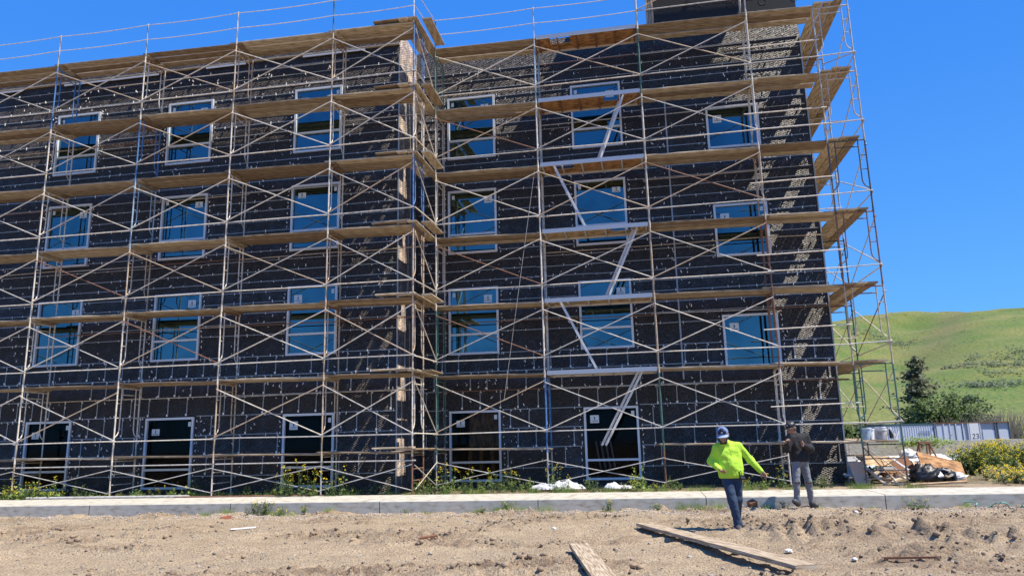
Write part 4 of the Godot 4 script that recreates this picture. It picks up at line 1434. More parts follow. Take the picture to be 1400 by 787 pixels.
	solid("offcut", "white offcut standing tilted beside the buckets on the end deck", "offcut", W(11.98, dz + 0.14, -0.3), Vector3(0.05, 0.34, 0.03), Vector3(0, 0, 0.5), M.white)
	solid("offcut", "white forked offcut at the right end of the lowest end deck", "offcut", W(12.02, dz + 0.1, -0.2), Vector3(0.04, 0.24, 0.03), Vector3(0, 0, -0.45), M.white)
	solid("bottle", "black bottle standing on the scaffold end deck", "bottle", W(12.0, dz + 0.14, -0.6), Vector3(0.07, 0.24, 0.07), Vector3(0, 0.4, 0), M.black)


# ---------------------------------------------------------------- weeds along the building
func weed_mesh(h: float, n: int, fl: float, ls: float) -> Array:
	var st := MB.new()
	var lf := MB.new()
	var fw := MB.new()
	for k in n:
		var a := Vector3(rng.randfn() * 0.11, 0, rng.randfn() * 0.08)
		var e := a + Vector3(rng.randfn() * 0.12, h * rnd(0.45, 1.0), rng.randfn() * 0.1)
		st.tube(a, e, 0.005, 3, 0.003)
		for j in 7:
			var f := rnd(0.1, 0.95)
			var p := a.lerp(e, f) + Vector3(rnd(-0.05, 0.05), 0, rnd(-0.05, 0.05))
			leaf(lf, p, ls * rnd(0.5, 1.2) * (1.2 - 0.6 * f), Vector3(rnd(-0.6, 0.6), 0.7, 0.5).normalized())
		if rng.randf() < fl:
			for j in 7: leaf(fw, e + Vector3(rnd(-0.04, 0.04), rnd(-0.06, 0.05), rnd(-0.04, 0.04)), rnd(0.025, 0.045), Vector3(0, 0.8, 0.5))
	return [st.mesh(), lf.mesh(), fw.mesh() if fw.v.size() else null]

func weed(kind: Array, lm: Material, fm: Material, at: Vector3, s: float, label: String, group := "") -> void:
	var o := thing("weed", label, "weed", Transform3D(ry(rnd(0, 6)).scaled(Vector3(s, s, s)), at), group)
	part("stems", kind[0], M.leaf, o)
	part("leaves", kind[1], lm, o)
	if kind[2]: part("flowers", kind[2], fm, o)

func weeds() -> void:
	var tall := []
	for k in 3: tall.append(weed_mesh(0.75, 9, 0.6, 0.10))
	var low := []
	for k in 4: low.append(weed_mesh(0.42, 13, 0.35, 0.09))
	var grass := []
	for k in 2:
		var g := MB.new()
		for j in 70:
			var a := Vector3(rng.randfn() * 0.13, 0, rng.randfn() * 0.07)
			var e := a + Vector3(rng.randfn() * 0.08, rnd(0.1, 0.32), rng.randfn() * 0.06)
			g.tri(a - Vector3(0.006, 0, 0), a + Vector3(0.006, 0, 0), e)
		grass.append(g.mesh())
	# a row of weeds between slab and building, told apart by the post lines they stand between
	var nth := ["first", "second", "third", "fourth", "fifth", "sixth", "seventh", "eighth", "ninth", "tenth", "eleventh", "twelfth", "thirteenth", "fourteenth", "fifteenth"]
	var marks := LX.slice(1) + [RX[1], RX[2], RX[3], 11.1]
	for seg in marks.size() - 1:
		var n := int((marks[seg + 1] - marks[seg]) * 4.2)
		for k in n:
			var x: float = lerpf(marks[seg], marks[seg + 1], (k + rnd(0.2, 0.8)) / n)
			if x > 10.2: continue
			var z := slab_back(x) - rnd(0.05, 0.5)
			if x > -1.0: z = rnd(0.1, slab_back(x) - 0.05)
			if nz.get_noise_1d(x * 0.8) < -0.28: continue
			weed(low[rng.randi() % 4] if rng.randf() < 0.8 else tall[rng.randi() % 3], [M.leaf, M.leaf_light, M.leaf][rng.randi() % 3], M.flower if rng.randf() < 0.35 else M.leaf_light, W(x, 0.2, z), rnd(0.5, 0.95),
				"small weed behind the slab, %s from the left in the %s scaffold bay" % [nth[k], nth[seg]], "weeds at the foot of the building")
	# the thick clump at the left, in the light
	for k in 15:
		weed(low[k % 4], M.leaf_light if k % 3 else M.leaf, M.flower, W(lerpf(-14.4, -10.4, k / 14.0), 0.2, rnd(1.55, 2.0)), rnd(0.9, 1.5), "leafy light-green weed of the thick left clump, %s from the left" % nth[mini(k, 14)], "weeds of the left clump")
	weed(tall[0], M.leaf_light, M.leaf_light, W(-12.3, 0.2, 1.9), 1.15, "tall single weed standing out of the left clump")
	# yellow-flowered mustard by the fourth post line and the corner
	var cnt := 0
	for q in [[-3.5, 2.0, 1.0], [-3.1, 1.95, 1.25], [-2.75, 2.0, 1.05], [-2.2, 1.9, 1.15]]:
		cnt += 1
		weed(tall[rng.randi() % 3], M.leaf, M.flower, W(q[0], 0.22, q[1]), q[2], "yellow-flowered mustard plant near the last post before the inner corner, %s from left" % nth[cnt - 1], "mustard plants by the corner")
	cnt = 0
	for q in [[0.1, 1.0], [0.6, 1.2], [1.3, 1.15], [1.9, 1.1], [2.5, 1.0]]:
		cnt += 1
		weed(tall[rng.randi() % 3], M.leaf, M.flower, W(q[0], 0.22, 1.6), q[1] * 0.85, "thin mustard plant below the right wing's first window, %s from the left" % nth[cnt - 1], "mustard plants under the right wing")
	weed(tall[1], M.leaf_light, M.leaf_light, W(5.55, 0.22, 1.7), 1.0, "tall dry weed stalk right of the crumpled plastic sheet")
	# low plants in the dirt at the foot of the slab
	cnt = 0
	for q in [[-3.2, 0.85], [-2.9, 0.9], [-2.55, 0.7], [-2.0, 0.5], [0.4, 0.4], [2.1, 0.5], [2.6, 0.6], [4.9, 0.6], [5.9, 0.5], [8.5, 0.45], [11.1, 0.7]]:
		cnt += 1
		var z := slab_front(q[0]) + 0.18
		var p := W(q[0], 0, z)
		p.y = dirt_height(p)
		weed(low[rng.randi() % 4], M.leaf, M.flower, p, q[1], "low green weed at the slab's front face, %s from the left" % nth[cnt - 1], "weeds at the slab's front face")
	var trs := []
	for k in 150:
		var x := rnd(-13.0, 12.5)
		var front := rng.randf() < 0.45
		var z := slab_front(x) + rnd(0.04, 0.35) if front else slab_back(x) - rnd(0.0, 0.8)
		if front and (x < -4.5 or nz.get_noise_1d(x * 1.1 + 50.0) < 0.0): continue
		var p := W(x, 0, z)
		p.y = dirt_height(p) - 0.01
		trs.append(Transform3D(ry(rnd(-0.6, 0.6)).scaled(Vector3.ONE * rnd(0.3, 0.8)), p))
	var o := many("grass", grass[0], M.leaf_light, trs, self)
	meta(o, "thin green grass tufts along both edges of the concrete slab", "grass", "", "stuff")


# ---------------------------------------------------------------- things lying on the lot
func lay(x: float, z: float, up: float) -> Vector3: return Vector3(x, dirt_height(Vector3(x, 0, -z)) + up, -z)

func ground_things() -> void:
	# two scaffold planks in the dirt
	var a := Vector3(2.12, 0.10, -13.0)
	var b := Vector3(3.08, 0.14, -8.35)
	var mb := MB.new()
	mb.box(Vector3.ZERO, Vector3(a.distance_to(b), 0.048, 0.26))
	var d := (b - a).normalized()
	var o := part("wood_plank", mb.mesh(), M.wood0, self, Transform3D(Basis(d, Vector3.UP - d * d.y, d.cross(Vector3.UP)).orthonormalized(), (a + b) / 2))
	meta(o, "long grey plank lying in the dirt between the two men and the camera", "plank")
	a = Vector3(0.84, 0.09, -10.8); b = Vector3(0.93, 0.09, -7.2)
	mb = MB.new()
	mb.box(Vector3.ZERO, Vector3(a.distance_to(b), 0.048, 0.26))
	d = (b - a).normalized()
	o = part("wood_plank", mb.mesh(), M.wood0, self, Transform3D(Basis(d, Vector3.UP, d.cross(Vector3.UP)).orthonormalized(), (a + b) / 2))
	meta(o, "short-looking plank in the dirt running out of the bottom edge", "plank")
	# pipes along the left of the slab
	for q in [[-11.0, -6.2, 0.035, "grey scaffold pipe lying along the back of the slab at the left"], [-6.6, -2.9, 0.02, "rusty rod lying at the back of the slab by the fourth post"]]:
		var p := MB.new()
		p.tube(W(q[0], 0.25 + q[2], slab_back(q[0]) + 0.05), W(q[1], 0.25 + q[2], slab_back(q[1]) + 0.02), q[2], 8)
		meta(part("pipe", p.mesh(), M.zinc if q[2] > 0.03 else M.rust, self), q[3], "pipe")
	# crumpled plastic sheeting at the back of the slab
	crumpled("plastic_sheet", "crumpled heap of clear plastic sheeting at the back of the slab", Vector3(1.05, 0.25, -20.0), 1.5, 0.30)
	crumpled("plastic_sheet", "smaller scrap of plastic sheeting right of the crumpled heap", Vector3(2.65, 0.25, -19.8), 0.75, 0.18)
	# litter
	for q in [[3.58, 10.3, 0.045, "white crumpled paper scrap on the churned earth"], [4.14, 9.6, 0.03, "small white paper scrap nearest the bottom right"], [6.6, 15.0, 0.035, "white scrap of paper beyond the walking men"], [0.62, 13.2, 0.035, "white scrap on the dirt left of the long plank"],
			[9.1, 13.6, 0.05, "white wrapper lying on the dirt at the right"], [5.6, 8.6, 0.03, "tiny white scrap on the dirt at the bottom right corner"]]:
		lump("paper_scrap", q[3], "litter", lay(q[0], q[1], 0.03), Vector3(q[2], q[2] * 0.6, q[2]), M.white, 0.6)
	solid("cardboard_scrap", "flat pale scrap on the dirt at the left", "litter", lay(-5.2, 14.6, 0.02), Vector3(0.45, 0.008, 0.12), Vector3(0.04, 0.3, 0.03), M.white)
	solid("stick", "dark stick lying on the dirt at the bottom right", "stick", lay(4.7, 9.3, 0.04), Vector3(0.62, 0.025, 0.03), Vector3(0, -0.25, 0.03), M.brown)
	solid("timber_offcut", "short dark timber offcut half buried in the middle of the lot", "offcut", lay(-1.42, 12.3, 0.04), Vector3(0.28, 0.07, 0.1), Vector3(0.05, 0.2, 0.1), M.brown)
	solid("brick_scrap", "reddish brick scrap by the slab at the left", "brick", lay(-6.3, 16.6, 0.03), Vector3(0.22, 0.07, 0.11), Vector3(0, 0.4, 0.1), mat(lin(0.4, 0.14, 0.08), 0.9))
	solid("brick_scrap", "brown broken block by the slab behind the near man's arm", "brick", lay(4.9, 16.0, 0.06), Vector3(0.16, 0.14, 0.14), Vector3(0.3, 0.4, 0.3), M.brown)
	for q in [[2.42, 11.35, "first"], [2.58, 10.9, "second"], [2.74, 10.5, "third"], [2.80, 10.1, "fourth"]]:
		lump("clod", "lump of grey earth against the long plank, %s from its far end" % q[2], "clod", lay(q[0] + 0.06, q[1] + 0.1, 0.03), Vector3(0.05, 0.035, 0.045), M.stone_grey if M.has("stone_grey") else mat(lin(0.33, 0.27, 0.21), 0.95), 0.4)
	# teal hose
	var pts := []
	for k in 26:
		var f := k / 25.0
		pts.append(lay(9.0 + 1.15 * f + 0.12 * sin(f * 19.0), 15.6 - 0.55 * f + 0.16 * cos(f * 17.0), 0.02 + 0.10 * maxf(0.0, sin(f * 14.0))))
	var h := MB.new()
	h.path(pts, 0.014, 5)
	meta(part("hose", h.mesh(), mat(lin(0.20, 0.42, 0.36), 0.5), self), "thin teal hose tangled on the dirt by the slab at the right", "hose")
	lump("boot", "dark worn boot-like lump standing at the slab near the right edge", "litter", lay(10.1, 15.0, 0.05), Vector3(0.06, 0.11, 0.07), M.black, 0.4)

func crumpled(nm: String, label: String, c: Vector3, w: float, h: float) -> void:
	var mb := MB.new()
	var n := 26
	var g := []
	for j in n + 1:
		for i in n + 1:
			var u := i / float(n) - 0.5
			var v := j / float(n) - 0.5
			var e := clampf(1.0 - (u * u + v * v) * 4.0, 0.0, 1.0)
			var k := 0.5 + absf(nz.get_noise_2d(u * 2.6 * w + c.x, v * 2.0)) * 1.2 + absf(nz.get_noise_2d(u * 6.0 * w, v * 5.0 + c.x)) * 0.4
			g.append(Vector3(u * w + 0.03 * nz.get_noise_2d(v * 9.0, u * 9.0), 0.012 + h * k * pow(e, 0.5) * (0.55 + 0.5 * nz.get_noise_2d(u * 2.0 * w, c.x)), v * 0.55))
	for j in n:
		for i in n:
			var q := j * (n + 1) + i
			if g[q].y < 0.02 and g[q + n + 2].y < 0.02: continue
			mb.tri(g[q], g[q + n + 1], g[q + 1])
			mb.tri(g[q + 1], g[q + n + 1], g[q + n + 2])
	meta(part(nm, mb.mesh(), M.plastic, self, Transform3D(FB, c)), label, "plastic sheet")


# ---------------------------------------------------------------- people
func blob(bones: Array, cell: float, k: float, amp := 0.0, freq := 8.0, floor_y := -99.0, ceil_y := 99.0) -> MB:
	# joins tapered capsules [a, b, ra, rb] smoothly and meshes the field as surface nets; a negative radius carves
	var lo := Vector3.ONE * 1e9
	var hi := -lo
	for q in bones:
		if q[2] < 0: continue
		var r := maxf(q[2], q[3]) + k * 0.5 + 2.5 * cell + amp
		for e in 2:
			lo = lo.min(q[e] - Vector3.ONE * r)
			hi = hi.max(q[e] + Vector3.ONE * r)
	var nx := int((hi.x - lo.x) / cell) + 2
	var ny := int((hi.y - lo.y) / cell) + 2
	var nzz := int((hi.z - lo.z) / cell) + 2
	var F := PackedFloat32Array()
	F.resize(nx * ny * nzz)
	F.fill(1.0)
	for q in bones:
		var a: Vector3 = q[0]
		var ab: Vector3 = q[1] - a
		var l2 := maxf(ab.length_squared(), 1e-9)
		var ra: float = absf(q[2])
		var rb: float = absf(q[3])
		var neg: bool = q[2] < 0
		var mr := maxf(ra, rb) + k + 3.0 * cell
		var c0 := ((a.min(q[1]) - Vector3.ONE * mr - lo) / cell).floor().max(Vector3.ZERO)
		var c1 := ((a.max(q[1]) + Vector3.ONE * mr - lo) / cell).ceil().min(Vector3(nx - 1, ny - 1, nzz - 1))
		for z in range(int(c0.z), int(c1.z) + 1):
			for y in range(int(c0.y), int(c1.y) + 1):
				var row := (z * ny + y) * nx
				for x in range(int(c0.x), int(c1.x) + 1):
					var p := lo + Vector3(x, y, z) * cell - a
					var t := clampf(p.dot(ab) / l2, 0.0, 1.0)
					var d := (p - ab * t).length() - (ra + (rb - ra) * t)
					var f := F[row + x]
					if neg: F[row + x] = maxf(f, -d)
					else:
						var h := maxf(k - absf(f - d), 0.0)
						F[row + x] = minf(f, d) - h * h / (4.0 * k)
	for z in nzz:
		for y in ny:
			var wy := lo.y + y * cell
			var row := (z * ny + y) * nx
			var cutd := maxf(floor_y - wy, wy - ceil_y)
			for x in nx:
				var f := F[row + x]
				if amp > 0.0 and absf(f) < 4.0 * cell: f += amp * nz.get_noise_3d((lo.x + x * cell) * freq, wy * freq, (lo.z + z * cell) * freq)
				F[row + x] = maxf(f, cutd)
	var mb := MB.new()
	var idx := PackedInt32Array()
	idx.resize(nx * ny * nzz)
	idx.fill(-1)
	var off := [0, 1, nx, nx + 1, nx * ny, nx * ny + 1, nx * ny + nx, nx * ny + nx + 1]
	var pos := [Vector3(0, 0, 0), Vector3(1, 0, 0), Vector3(0, 1, 0), Vector3(1, 1, 0), Vector3(0, 0, 1), Vector3(1, 0, 1), Vector3(0, 1, 1), Vector3(1, 1, 1)]
	var edges := [[0, 1], [2, 3], [4, 5], [6, 7], [0, 2], [1, 3], [4, 6], [5, 7], [0, 4], [1, 5], [2, 6], [3, 7]]
	for z in nzz - 1:
		for y in ny - 1:
			for x in nx - 1:
				var i := (z * ny + y) * nx + x
				if absf(F[i]) > 2.2 * cell: continue
				var m := 0
				for q in 8:
					if F[i + off[q]] < 0.0: m += 1
				if m == 0 or m == 8: continue
				var s := Vector3.ZERO
				var n := 0
				for e in edges:
					var f0 := F[i + off[e[0]]]
					var f1 := F[i + off[e[1]]]
					if (f0 < 0.0) != (f1 < 0.0):
						s += (pos[e[0]] as Vector3).lerp(pos[e[1]], f0 / (f0 - f1))
						n += 1
				var g := Vector3(F[i + 1] + F[i + nx + 1] + F[i + nx * ny + 1] + F[i + off[7]] - F[i] - F[i + nx] - F[i + nx * ny] - F[i + off[6]],
					F[i + nx] + F[i + nx + 1] + F[i + off[6]] + F[i + off[7]] - F[i] - F[i + 1] - F[i + off[4]] - F[i + off[5]],
					F[i + off[4]] + F[i + off[5]] + F[i + off[6]] + F[i + off[7]] - F[i] - F[i + 1] - F[i + off[2]] - F[i + off[3]])
				idx[i] = mb.vert(lo + (Vector3(x, y, z) + s / n) * cell, g.normalized(), Vector2(x, y) * cell)
	var st := [1, nx, nx * ny]
	for z in range(1, nzz - 1):
		for y in range(1, ny - 1):
			for x in range(1, nx - 1):
				var i := (z * ny + y) * nx + x
				if absf(F[i]) > 2.2 * cell: continue
				for ax in 3:
					var inside := F[i] < 0.0
					if inside == (F[i + st[ax]] < 0.0): continue
					var u: int = st[(ax + 1) % 3]
					var v: int = st[(ax + 2) % 3]
					var p := [idx[i], idx[i - u], idx[i - u - v], idx[i - v]]
					if p[0] < 0 or p[1] < 0 or p[2] < 0 or p[3] < 0: continue
					if inside: mb.ix.append_array(PackedInt32Array([p[0], p[2], p[1], p[0], p[3], p[2]]))
					else: mb.ix.append_array(PackedInt32Array([p[0], p[1], p[2], p[0], p[2], p[3]]))
	return mb

func add_to(mb: MB, o: MB, t: Transform3D) -> void:
	var base := mb.v.size()
	for i in o.v.size(): mb.vert(t * o.v[i], (t.basis * o.n[i]).normalized(), o.uv[i])
	for i in o.ix: mb.ix.append(base + i)

func hand(side: float, curl: float) -> MB:        # wrist at the origin, fingers down, palm towards +z, thumb on side (+1 or -1) x
	var b := [[Vector3(-0.022, -0.02, 0), Vector3(-0.024, -0.075, 0), 0.017, 0.016], [Vector3(0.022, -0.02, 0), Vector3(0.024, -0.075, 0), 0.017, 0.016], [Vector3(0, 0.03, 0), Vector3(0, -0.07, 0), 0.024, 0.019]]
	var ln := [0.062, 0.076, 0.080, 0.070]
	for f in 4:
		var x := side * -(0.031 - 0.0205 * (3 - f)) 
		var p := Vector3(x, -0.085, 0)
		var an := curl * (0.6 + 0.1 * f)
		for j in 3:
			var l: float = ln[f] * [0.45, 0.32, 0.25][j]
			var q := p + Vector3(x * 0.12, -cos(an), sin(an)).normalized() * l
			b.append([p, q, 0.0095 - 0.001 * j, 0.0088 - 0.001 * j])
			p = q
			an += curl * 0.75
	var t0 := Vector3(side * 0.026, -0.025, 0.008)
	var t1 := Vector3(side * 0.054, -0.055, 0.022)
	var t2 := Vector3(side * 0.056, -0.088, 0.034)
	b.append([t0, t1, 0.014, 0.011]); b.append([t1, t2, 0.011, 0.009])
	return blob(b, 0.0042, 0.008)

func head_skin() -> MB:                             # centre of the head at the origin, face towards +z
	return blob([
		[Vector3(0, 0.035, 0.0), Vector3(0, 0.035, -0.025), 0.088, 0.092], [Vector3(0, -0.02, 0.028), Vector3(0, -0.07, 0.035), 0.068, 0.05], [Vector3(-0.03, -0.085, 0.03), Vector3(0.03, -0.085, 0.03), 0.034, 0.034],
		[Vector3(0, -0.1, 0.06), Vector3(0, -0.1, 0.055), 0.026, 0.026], [Vector3(0, 0.012, 0.092), Vector3(0, -0.034, 0.108), 0.010, 0.015], [Vector3(-0.013, -0.038, 0.096), Vector3(0.013, -0.038, 0.096), 0.011, 0.011],
		[Vector3(-0.04, 0.032, 0.078), Vector3(0.04, 0.032, 0.078), 0.015, 0.015], [Vector3(-0.022, -0.068, 0.088), Vector3(0.022, -0.068, 0.088), 0.009, 0.009],
		[Vector3(-0.090, 0.01, -0.012), Vector3(-0.087, -0.03, -0.004), 0.019, 0.012], [Vector3(0.090, 0.01, -0.012), Vector3(0.087, -0.03, -0.004), 0.019, 0.012],
		[Vector3(0, -0.06, -0.03), Vector3(0, -0.2, -0.055), 0.062, 0.066],
		[Vector3(-0.034, 0.008, 0.099), Vector3(-0.034, 0.008, 0.095), -0.013, -0.013], [Vector3(0.034, 0.008, 0.099), Vector3(0.034, 0.008, 0.095), -0.013, -0.013]], 0.0055, 0.018)

func dress_head(p: Node3D, hb: Transform3D, cap_m: Material, brim_m: Material, panel_m: Material, beard_m: Material) -> void:
	var cap := blob([[Vector3(0, 0.047, -0.002), Vector3(0, 0.045, -0.026), 0.098, 0.101]], 0.006, 0.01, 0.0, 8.0, 0.044)
	var c := part("cap", cap.mesh(), cap_m, p, hb)
	var br := MB.new()
	var n := 10
	for i in n:
		for e in 2:
			pass
		var t0 := lerpf(-1.15, 1.15, i / float(n))
		var t1 := lerpf(-1.15, 1.15, (i + 1) / float(n))
		var q := []
		for t in [t0, t1]:
			for r in [0.088, 0.168]:
				var rr: float = r if r < 0.1 else lerpf(0.105, 0.175, cos(t * 0.95))
				q.append(Vector3(sin(t) * 0.092 if r < 0.1 else sin(t) * rr * 0.82, 0.052 - 0.035 * absf(sin(t)) * absf(sin(t)) - (rr - 0.088) * 0.22, cos(t) * rr))
		var up := Vector3(0, 0.006, 0)
		br.quad(q[0] + up, q[1] + up, q[3] + up, q[2] + up)
		br.quad(q[0], q[2], q[3], q[1])
		br.quad(q[1], q[3], q[3] + up, q[1] + up)
	part("brim", br.mesh(), brim_m, c)
	var pn := blob([[Vector3(-0.035, 0.085, 0.060), Vector3(0.035, 0.085, 0.060), 0.038, 0.038], [Vector3(0, 0.115, 0.05), Vector3(0, 0.115, 0.04), 0.04, 0.04]], 0.006, 0.02, 0.0, 8.0, 0.052)
	part("front_panel", pn.mesh(), panel_m, c)
	var mk := MB.new()
	mk.box(Vector3(0.0, 0.095, 0.0985), Vector3(0.025, 0.02, 0.006), rx(-0.2))
	part("badge", mk.mesh(), M.white_paint, c)
	if beard_m:
		var bd := blob([[Vector3(-0.062, -0.04, 0.03), Vector3(-0.03, -0.095, 0.05), 0.022, 0.03], [Vector3(0.062, -0.04, 0.03), Vector3(0.03, -0.095, 0.05), 0.022, 0.03], [Vector3(-0.03, -0.1, 0.058), Vector3(0.03, -0.1, 0.058), 0.03, 0.03],
			[Vector3(-0.025, -0.052, 0.093), Vector3(0.025, -0.052, 0.093), 0.008, 0.008], [Vector3(-0.02, -0.068, 0.11), Vector3(0.02, -0.068, 0.11), -0.012, -0.012]], 0.006, 0.02, 0.004, 60.0)
		part("beard", bd.mesh(), beard_m, p, hb)
	var hr := blob([[Vector3(0, 0.03, -0.03), Vector3(0, -0.02, -0.04), 0.097, 0.088], [Vector3(0, 0.0, 0.09), Vector3(0, -0.15, 0.09), -0.093, -0.093]], 0.006, 0.01, 0.0, 8.0, -0.05, 0.05)
	part("hair", hr.mesh(), M.black, p, hb)
	for s in [-1, 1]:
		var ey := MB.new()
		ey.tube(Vector3(s * 0.034, 0.008, 0.075), Vector3(s * 0.034, 0.008, 0.0865), 0.013, 10, 0.009)
		var e := part("eye", ey.mesh(), M.white, p, hb)
		var iris := MB.new()
		iris.tube(Vector3(s * 0.034, 0.008, 0.0855), Vector3(s * 0.034, 0.008, 0.0885), 0.0055, 8)
		part("iris", iris.mesh(), M.black, e)

func shoe(p: Node3D, heel: Vector3, toe: Vector3, m: Material) -> void:
	var d := (toe - heel).normalized()
	var up := Vector3(0, 1, 0)
	var sd := d.cross(up).normalized()
	var u := sd.cross(d)
	var b := [[heel + u * 0.02, toe + u * 0.008, 0.045, 0.036], [heel + sd * 0.012 + u * 0.01, toe + sd * 0.015, 0.034, 0.032], [heel - sd * 0.012 + u * 0.01, toe - sd * 0.015, 0.034, 0.032], [heel + u * 0.02, heel + u * 0.085, 0.045, 0.045]]
	var o := part("shoe", blob(b, 0.009, 0.03).mesh(), m, p)
	var sl := blob([[heel - u * 0.022 + sd * 0.014, toe - u * 0.022 + sd * 0.016, 0.026, 0.024], [heel - u * 0.022 - sd * 0.014, toe - u * 0.022 - sd * 0.016, 0.026, 0.024]], 0.009, 0.02)
	part("sole", sl.mesh(), M.black, o)

func cloth(c: Color, rough := 0.85) -> StandardMaterial3D:
	var m := mat(c, rough)
	m.normal_enabled = true
	m.normal_texture = M.fold
	m.normal_scale = 0.6
	m.uv1_triplanar = true
	m.uv1_scale = Vector3(0.9, 0.6, 0.9)
	m.rim_enabled = true
	m.rim = 0.06
	return m

func people() -> void:
	M.fold = noise_tex(0.012, [], 256, true, 14.0, FastNoiseLite.TYPE_SIMPLEX_SMOOTH, 11)
	var skin := mat(lin(0.36, 0.19, 0.12), 0.55)
	# --- the man in the lime shirt, striding towards the camera with his head bowed
	var at := Vector3(3.62, 0, -12.8)
	at.y = dirt_height(at) + 0.015
	var p := thing("person", "man in a lime long-sleeved shirt, jeans and pale blue cap, walking with head bowed", "person", Transform3D(Basis().scaled(Vector3.ONE * 0.985), at))
	var hb := Transform3D(ry(-0.32) * rx(0.42) * rz(0.05), Vector3(-0.135, 1.555, 0.115))
	var shL := Vector3(-0.225, 1.345, 0.02)
	var elL := Vector3(-0.335, 1.125, -0.02)
	var wrL := Vector3(-0.255, 1.005, 0.16)
	var shR := Vector3(0.145, 1.365, 0.0)
	var elR := Vector3(0.345, 1.135, -0.03)
	var wrR := Vector3(0.475, 0.945, 0.09)
	var hipA := Vector3(-0.10, 0.90, 0.0)
	var knA := Vector3(-0.055, 0.48, 0.11)
	var anA := Vector3(0.0, 0.11, 0.13)
	var hipB := Vector3(0.08, 0.90, 0.0)
	var knB := Vector3(0.075, 0.49, -0.03)
	var anB := Vector3(0.115, 0.13, -0.30)
	var body := blob([[Vector3(-0.13, 1.3, 0), Vector3(0.07, 1.32, 0), 0.09, 0.09], [Vector3(-0.03, 1.3, 0), Vector3(0, 0.95, 0), 0.09, 0.09], [Vector3(-0.05, 1.38, 0.0), Vector3(-0.115, 1.50, 0.07), 0.065, 0.058],
		[shL, elL, 0.05, 0.04], [elL, wrL, 0.038, 0.028], [shR, elR, 0.05, 0.04], [elR, wrR, 0.038, 0.028], [hipA, knA, 0.075, 0.055], [knA, anA, 0.052, 0.035], [hipB, knB, 0.075, 0.055], [knB, anB, 0.052, 0.035]], 0.016, 0.03)
	add_to(body, head_skin(), hb)
	add_to(body, hand(1.0, 0.75), Transform3D(Basis(Quaternion(Vector3.DOWN, (wrL - elL).normalized())) * ry(1.1), wrL))
	add_to(body, hand(-1.0, 0.55), Transform3D(Basis(Quaternion(Vector3.DOWN, (wrR - elR).normalized())) * ry(-0.9), wrR))
	part("body", body.mesh(), skin, p)
	var shirt := blob([[Vector3(-0.14, 1.27, 0.01), Vector3(-0.11, 0.90, 0.025), 0.112, 0.124], [Vector3(0.07, 1.285, 0.0), Vector3(0.085, 0.92, 0.015), 0.112, 0.122], [Vector3(-0.035, 1.29, 0.015), Vector3(-0.02, 0.91, 0.03), 0.124, 0.134], [Vector3(-0.02, 1.1, 0.06), Vector3(-0.015, 1.05, 0.06), 0.12, 0.12],
		[shL, Vector3(-0.07, 1.40, 0.02), 0.068, 0.07], [shR, Vector3(-0.04, 1.40, 0.01), 0.066, 0.07], [Vector3(-0.07, 1.39, 0.02), Vector3(-0.10, 1.445, 0.05), 0.08, 0.070], [shL, elL, 0.072, 0.058], [elL, wrL, 0.058, 0.045], [shR, elR, 0.070, 0.058], [elR, wrR, 0.060, 0.044]], 0.013, 0.05, 0.007, 7.0, 0.845)
	part("shirt", shirt.mesh(), cloth(lin(0.43, 0.72, 0.05)), p)
	var jeans := blob([[Vector3(-0.085, 0.90, 0.0), Vector3(0.075, 0.91, -0.005), 0.118, 0.115], [hipA, knA, 0.098, 0.076], [knA, anA, 0.076, 0.062], [anA, anA - Vector3(0, 0.04, 0), 0.066, 0.066], [hipB, knB, 0.098, 0.076], [knB, anB, 0.074, 0.060]], 0.013, 0.03, 0.009, 9.0, -99, 0.98)
	part("jeans", jeans.mesh(), cloth(lin(0.022, 0.044, 0.088)), p)
	shoe(p, Vector3(0.0, 0.045, 0.115), Vector3(-0.025, 0.035, 0.30), M.dark)
	shoe(p, Vector3(0.125, 0.085, -0.30), Vector3(0.15, 0.045, -0.12), M.dark)
	var navy := mat(lin(0.012, 0.02, 0.05), 0.8)
	var pale := mat(lin(0.13, 0.20, 0.38), 0.8)
	dress_head(p, hb, pale, mat(lin(0.27, 0.36, 0.56), 0.8), navy, M.black)
	var gb := []
	for k in 4:
		gb.append([Vector3(0.10 + 0.026 * k, 0.86, 0.135 - 0.018 * k), Vector3(0.085 + 0.032 * k, 0.955 + 0.012 * (k % 2), 0.145 - 0.02 * k), 0.014, 0.010])
	gb.append([Vector3(0.11, 0.84, 0.13), Vector3(0.18, 0.83, 0.09), 0.022, 0.022])
	var gl := part("glove", blob(gb, 0.006, 0.012).mesh(), M.black, self, p.transform)
	meta(gl, "black work glove tucked fingers-up at the hem of the lime shirt", "glove")
	# --- the man in black, side-on, looking at the thing in his hands
	at = Vector3(5.93, 0, -15.85)
	at.y = dirt_height(at) + 0.01
	p = thing("person", "man in a black sweatshirt, grey ripped jeans and black cap, holding a phone", "person", Transform3D(Basis().scaled(Vector3.ONE * 1.0), at))
	hb = Transform3D(ry(-0.95) * rx(0.30), Vector3(-0.165, 1.595, 0.10))
	shL = Vector3(-0.205, 1.40, 0.10)
	elL = Vector3(-0.31, 1.165, 0.17)
	wrL = Vector3(-0.36, 1.31, 0.33)
	shR = Vector3(0.165, 1.41, -0.02)
	elR = Vector3(0.225, 1.16, 0.06)
	wrR = Vector3(0.0, 1.25, 0.27)
	hipA = Vector3(-0.10, 0.92, 0.03)
	knA = Vector3(-0.155, 0.51, 0.10)
	anA = Vector3(-0.185, 0.14, 0.10)
	hipB = Vector3(0.075, 0.92, -0.03)
	knB = Vector3(0.125, 0.50, 0.0)
	anB = Vector3(0.17, 0.12, -0.06)
